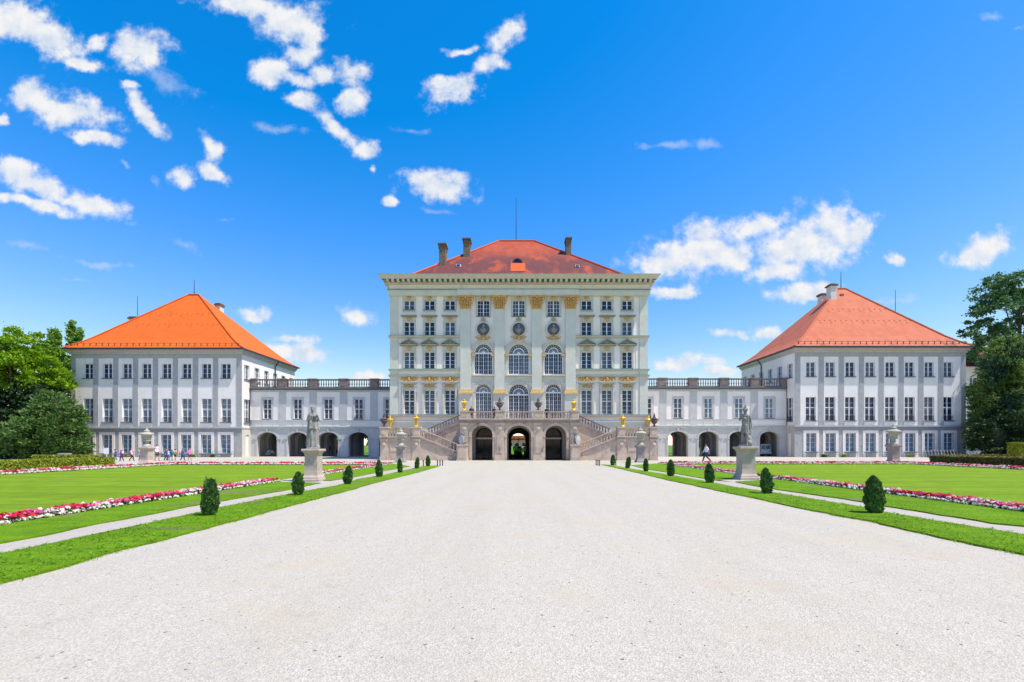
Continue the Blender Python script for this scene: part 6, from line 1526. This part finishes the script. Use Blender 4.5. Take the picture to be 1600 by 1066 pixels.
# scattered stones on the gravel
n = 1500; P = np.stack([RNG.uniform(-7, 8, n), 3+RNG.random(n)**1.7*17, np.full(n, .006)], 1); keepm = ~(inpoly(P, v1) | inpoly(P, v2)); P = P[keepm]; n = len(P)
b = MB()
for p in P[:520]:
    s_ = random.uniform(.003, .009); b.ell((p[0], p[1], s_*.5), (s_*random.uniform(.8, 1.5), s_*random.uniform(.8, 1.4), s_*.8), 5, 3)
tag(b.build('pebbles', mat('pebble_stone', (.26, .23, .22), (.42, .39, .36), 30, .9)), 'loose small pebbles scattered over the pale gravel avenue', 'pebbles', None, 'stuff')

# ================================================================== SKY, SUN, CAMERA
SUN = Vector((.48, -.17, 1.0)).normalized()
w = bpy.data.worlds.new('World'); scene.world = w; w.use_nodes = True; nt = w.node_tree
for n_ in list(nt.nodes): nt.nodes.remove(n_)
out = nt.nodes.new('ShaderNodeOutputWorld')
sk = nt.nodes.new('ShaderNodeTexSky'); sk.sky_type = 'NISHITA'; sk.sun_disc = False
sk.sun_elevation = math.asin(SUN.z); sk.sun_rotation = math.atan2(SUN.x, SUN.y); sk.air_density = 1.0; sk.dust_density = .3; sk.ozone_density = 3.0; sk.altitude = 500
ssp = nt.nodes.new('ShaderNodeSeparateColor'); scb = nt.nodes.new('ShaderNodeCombineColor')   # deep azure grade of the clear sky
hs_ = nt.nodes.new('ShaderNodeHueSaturation'); hs_.inputs['Saturation'].default_value = 1.25
nt.links.new(sk.outputs[0], hs_.inputs['Color']); nt.links.new(hs_.outputs[0], ssp.inputs[0])
nt.links.new(mathn(nt, 'MAXIMUM', mathn(nt, 'MULTIPLY', mathn(nt, 'SUBTRACT', ssp.outputs[0], .385), 2.3), .02), scb.inputs[0])
nt.links.new(mathn(nt, 'MULTIPLY', ssp.outputs[1], 1.44), scb.inputs[1]); nt.links.new(mathn(nt, 'MINIMUM', mathn(nt, 'MULTIPLY', ssp.outputs[2], 1.80), 7.2), scb.inputs[2])
bg = nt.nodes.new('ShaderNodeBackground'); bg.inputs[1].default_value = .114
nt.links.new(scb.outputs[0], bg.inputs[0])
tc = nt.nodes.new('ShaderNodeTexCoord'); sp = nt.nodes.new('ShaderNodeSeparateXYZ'); nt.links.new(tc.outputs['Generated'], sp.inputs[0])
ay = mathn(nt, 'MAXIMUM', mathn(nt, 'ABSOLUTE', sp.outputs[1]), .02)
cu = mathn(nt, 'DIVIDE', sp.outputs[0], ay); cv = mathn(nt, 'DIVIDE', sp.outputs[2], ay)
cb = nt.nodes.new('ShaderNodeCombineXYZ'); nt.links.new(cu, cb.inputs[0]); nt.links.new(cv, cb.inputs[1])
nz = nt.nodes.new('ShaderNodeTexNoise'); nz.inputs['Scale'].default_value = 9; nz.inputs['Detail'].default_value = 5; nz.inputs['Roughness'].default_value = .6
nt.links.new(cb.outputs[0], nz.inputs['Vector'])
wv = nt.nodes.new('ShaderNodeVectorMath'); wv.operation = 'MULTIPLY_ADD'; nt.links.new(nz.outputs['Color'], wv.inputs[0]); wv.inputs[1].default_value = (.06, .05, 0); 
sub = nt.nodes.new('ShaderNodeVectorMath'); sub.operation = 'SUBTRACT'; nt.links.new(cb.outputs[0], sub.inputs[0]); sub.inputs[1].default_value = (.03, .025, 0)
nt.links.new(sub.outputs[0], wv.inputs[2]); PW = wv.outputs[0]
PUFF = [(20,25,70,34,-28),(80,62,62,26,-22),(128,100,36,11,-15),(225,80,46,29,0),(150,68,18,12,30),(100,170,76,24,-14),(60,150,40,20,0),(150,213,40,11,-15),(215,160,15,22,20),(235,192,34,12,-48),(205,135,18,6,-5),(4,186,9,6,0),
 (60,290,90,20,-16),(20,262,40,18,-20),(145,318,66,15,-18),(60,320,80,9,-10),(330,232,18,22,20),(332,275,24,10,-35),(286,278,20,13,-25),(400,12,90,18,-10),(445,28,56,34,-12),(482,58,18,26,-30),(466,82,28,16,-15),(420,108,28,22,-10),(462,122,34,10,-20),(550,117,28,19,0),(505,118,16,15,0),(552,163,21,21,0),(478,158,28,12,-30),(518,197,38,11,-38),(572,235,18,15,0),(586,268,7,7,0),
 (766,100,22,13,15),(790,52,32,20,35),(722,78,26,6,5),(710,146,42,18,15),(690,131,24,9,0),(685,290,52,21,-5),(655,280,26,14,0),(609,315,16,7,-15),
 (1085,396,88,30,2),(1100,370,40,22,10),(1030,405,44,16,15),(1180,352,46,18,10),(1268,380,84,36,12),(1305,352,50,30,-10),(1040,408,60,22,8),(1130,402,50,24,0),(1235,395,55,30,15),(1320,375,36,26,0),(1215,425,44,15,5),(1050,458,36,11,5),(1270,458,58,14,5),(1395,407,14,11,0),(1540,392,50,20,18),(1515,405,30,13,20),
 (393,488,28,10,-5),(560,490,30,13,-8),(455,552,56,16,-8),(450,530,30,8,0),(575,590,34,9,0),(1142,520,30,7,0),(1196,517,26,10,-5),(1065,568,56,13,3),(1125,583,38,7,0),(1590,455,20,16,0)]
WISP = [(45,385,44,7,-8),(290,382,30,9,-25),(150,412,60,6,-6),(120,434,26,4,-3),(350,342,18,5,0),(245,290,14,9,-50),(1110,225,34,9,-5),(1040,225,50,6,0),(1370,470,55,9,8),(1050,432,44,6,0),(500,548,50,7,0),(1550,22,26,8,-20),(1590,40,14,5,0),(430,200,60,8,-10),(250,120,80,20,-30),(640,205,30,6,0),(680,330,34,6,-5),(1400,472,40,7,5),(1240,470,46,10,0),(195,258,14,4,-20),(1235,400,90,26,10)]
def field(lst):
    acc = None
    for px, py, rx, ry, ro in lst:
        mp = nt.nodes.new('ShaderNodeMapping'); mp.vector_type = 'TEXTURE'
        mp.inputs['Location'].default_value = ((px-CX)/F, (HY-py)/F, 0); mp.inputs['Rotation'].default_value = (0, 0, math.radians(ro)); mp.inputs['Scale'].default_value = (rx*1.10/F, ry*1.20/F, 1)
        if acc is None: nt.links.new(PW, mp.inputs[0])
        else:                               # chained, so that the blobs are worked out one after the other
            ch = nt.nodes.new('ShaderNodeVectorMath'); ch.operation = 'MULTIPLY_ADD'; nt.links.new(acc, ch.inputs[0]); ch.inputs[1].default_value = (1e-6, 0, 0); nt.links.new(PW, ch.inputs[2]); nt.links.new(ch.outputs[0], mp.inputs[0])
        ln = nt.nodes.new('ShaderNodeVectorMath'); ln.operation = 'LENGTH'; nt.links.new(mp.outputs[0], ln.inputs[0])
        v = ln.outputs['Value']
        acc = v if acc is None else mathn(nt, 'SMOOTH_MIN', acc, v, .25)
    return acc
fb = nt.nodes.new('ShaderNodeTexNoise'); fb.inputs['Scale'].default_value = 20; fb.inputs['Detail'].default_value = 10; fb.inputs['Roughness'].default_value = .60; nt.links.new(cb.outputs[0], fb.inputs['Vector'])
fo = mathn(nt, 'MULTIPLY', mathn(nt, 'SUBTRACT', fb.outputs[0], .5), 2.5)
dp = mathn(nt, 'ADD', mathn(nt, 'SUBTRACT', 1.13, field(PUFF)), fo)
dw = mathn(nt, 'ADD', mathn(nt, 'SUBTRACT', .8, field(WISP)), mathn(nt, 'MULTIPLY', fo, 1.1))
ap = ramp(nt, dp, -.10, .78); aw = mathn(nt, 'MULTIPLY', ramp(nt, dw, -.1, 1.0), .42)
al = mathn(nt, 'MAXIMUM', mathn(nt, 'MULTIPLY', ap, .97), aw)
up_ = nt.nodes.new('ShaderNodeVectorMath'); up_.operation = 'ADD'; nt.links.new(cb.outputs[0], up_.inputs[0]); up_.inputs[1].default_value = (.010, .018, 0)
f2 = nt.nodes.new('ShaderNodeTexNoise'); f2.inputs['Scale'].default_value = 20; f2.inputs['Detail'].default_value = 5; f2.inputs['Roughness'].default_value = .55; nt.links.new(up_.outputs[0], f2.inputs['Vector'])
lit = mathn(nt, 'ADD', mathn(nt, 'MULTIPLY', mathn(nt, 'SUBTRACT', fb.outputs[0], f2.outputs[0]), 3.0), .62, None, True)      # thick puffs turn their lower sides grey
ccol = mixc(nt, mathn(nt, 'MINIMUM', lit, ramp(nt, dp, .0, .7)), (.70, .80, .95), (1.0, 1.0, 1.0))
bc = nt.nodes.new('ShaderNodeBackground'); nt.links.new(ccol, bc.inputs[0]); bc.inputs[1].default_value = .70
ms = nt.nodes.new('ShaderNodeMixShader'); nt.links.new(al, ms.inputs[0]); nt.links.new(bg.outputs[0], ms.inputs[1]); nt.links.new(bc.outputs[0], ms.inputs[2])
nt.links.new(ms.outputs[0], out.inputs[0])

sl_ = bpy.data.lights.new('sun', 'SUN'); sl_.energy = 5.0; sl_.angle = math.radians(.53); sl_.color = (1, .94, .83)
so = bpy.data.objects.new('sun', sl_); COL.objects.link(so); so.rotation_euler = SUN.to_track_quat('Z', 'Y').to_euler(); so.location = SUN*100
cam = bpy.data.cameras.new('camera'); cam.sensor_fit = 'HORIZONTAL'; cam.sensor_width = 36; cam.lens = F/1600*36; cam.shift_x = -(CX-800)/1600; cam.shift_y = (HY-533)/1600
cam.clip_start = .1; cam.clip_end = 5000
co = bpy.data.objects.new('camera', cam); COL.objects.link(co); co.location = (0, 0, H); co.rotation_euler = (PI/2, 0, 0); scene.camera = co
vs_ = scene.view_settings; vs_.view_transform = 'Standard'; vs_.look = 'None'; vs_.exposure = .4; vs_.gamma = 1
scene.cycles.max_bounces = 6
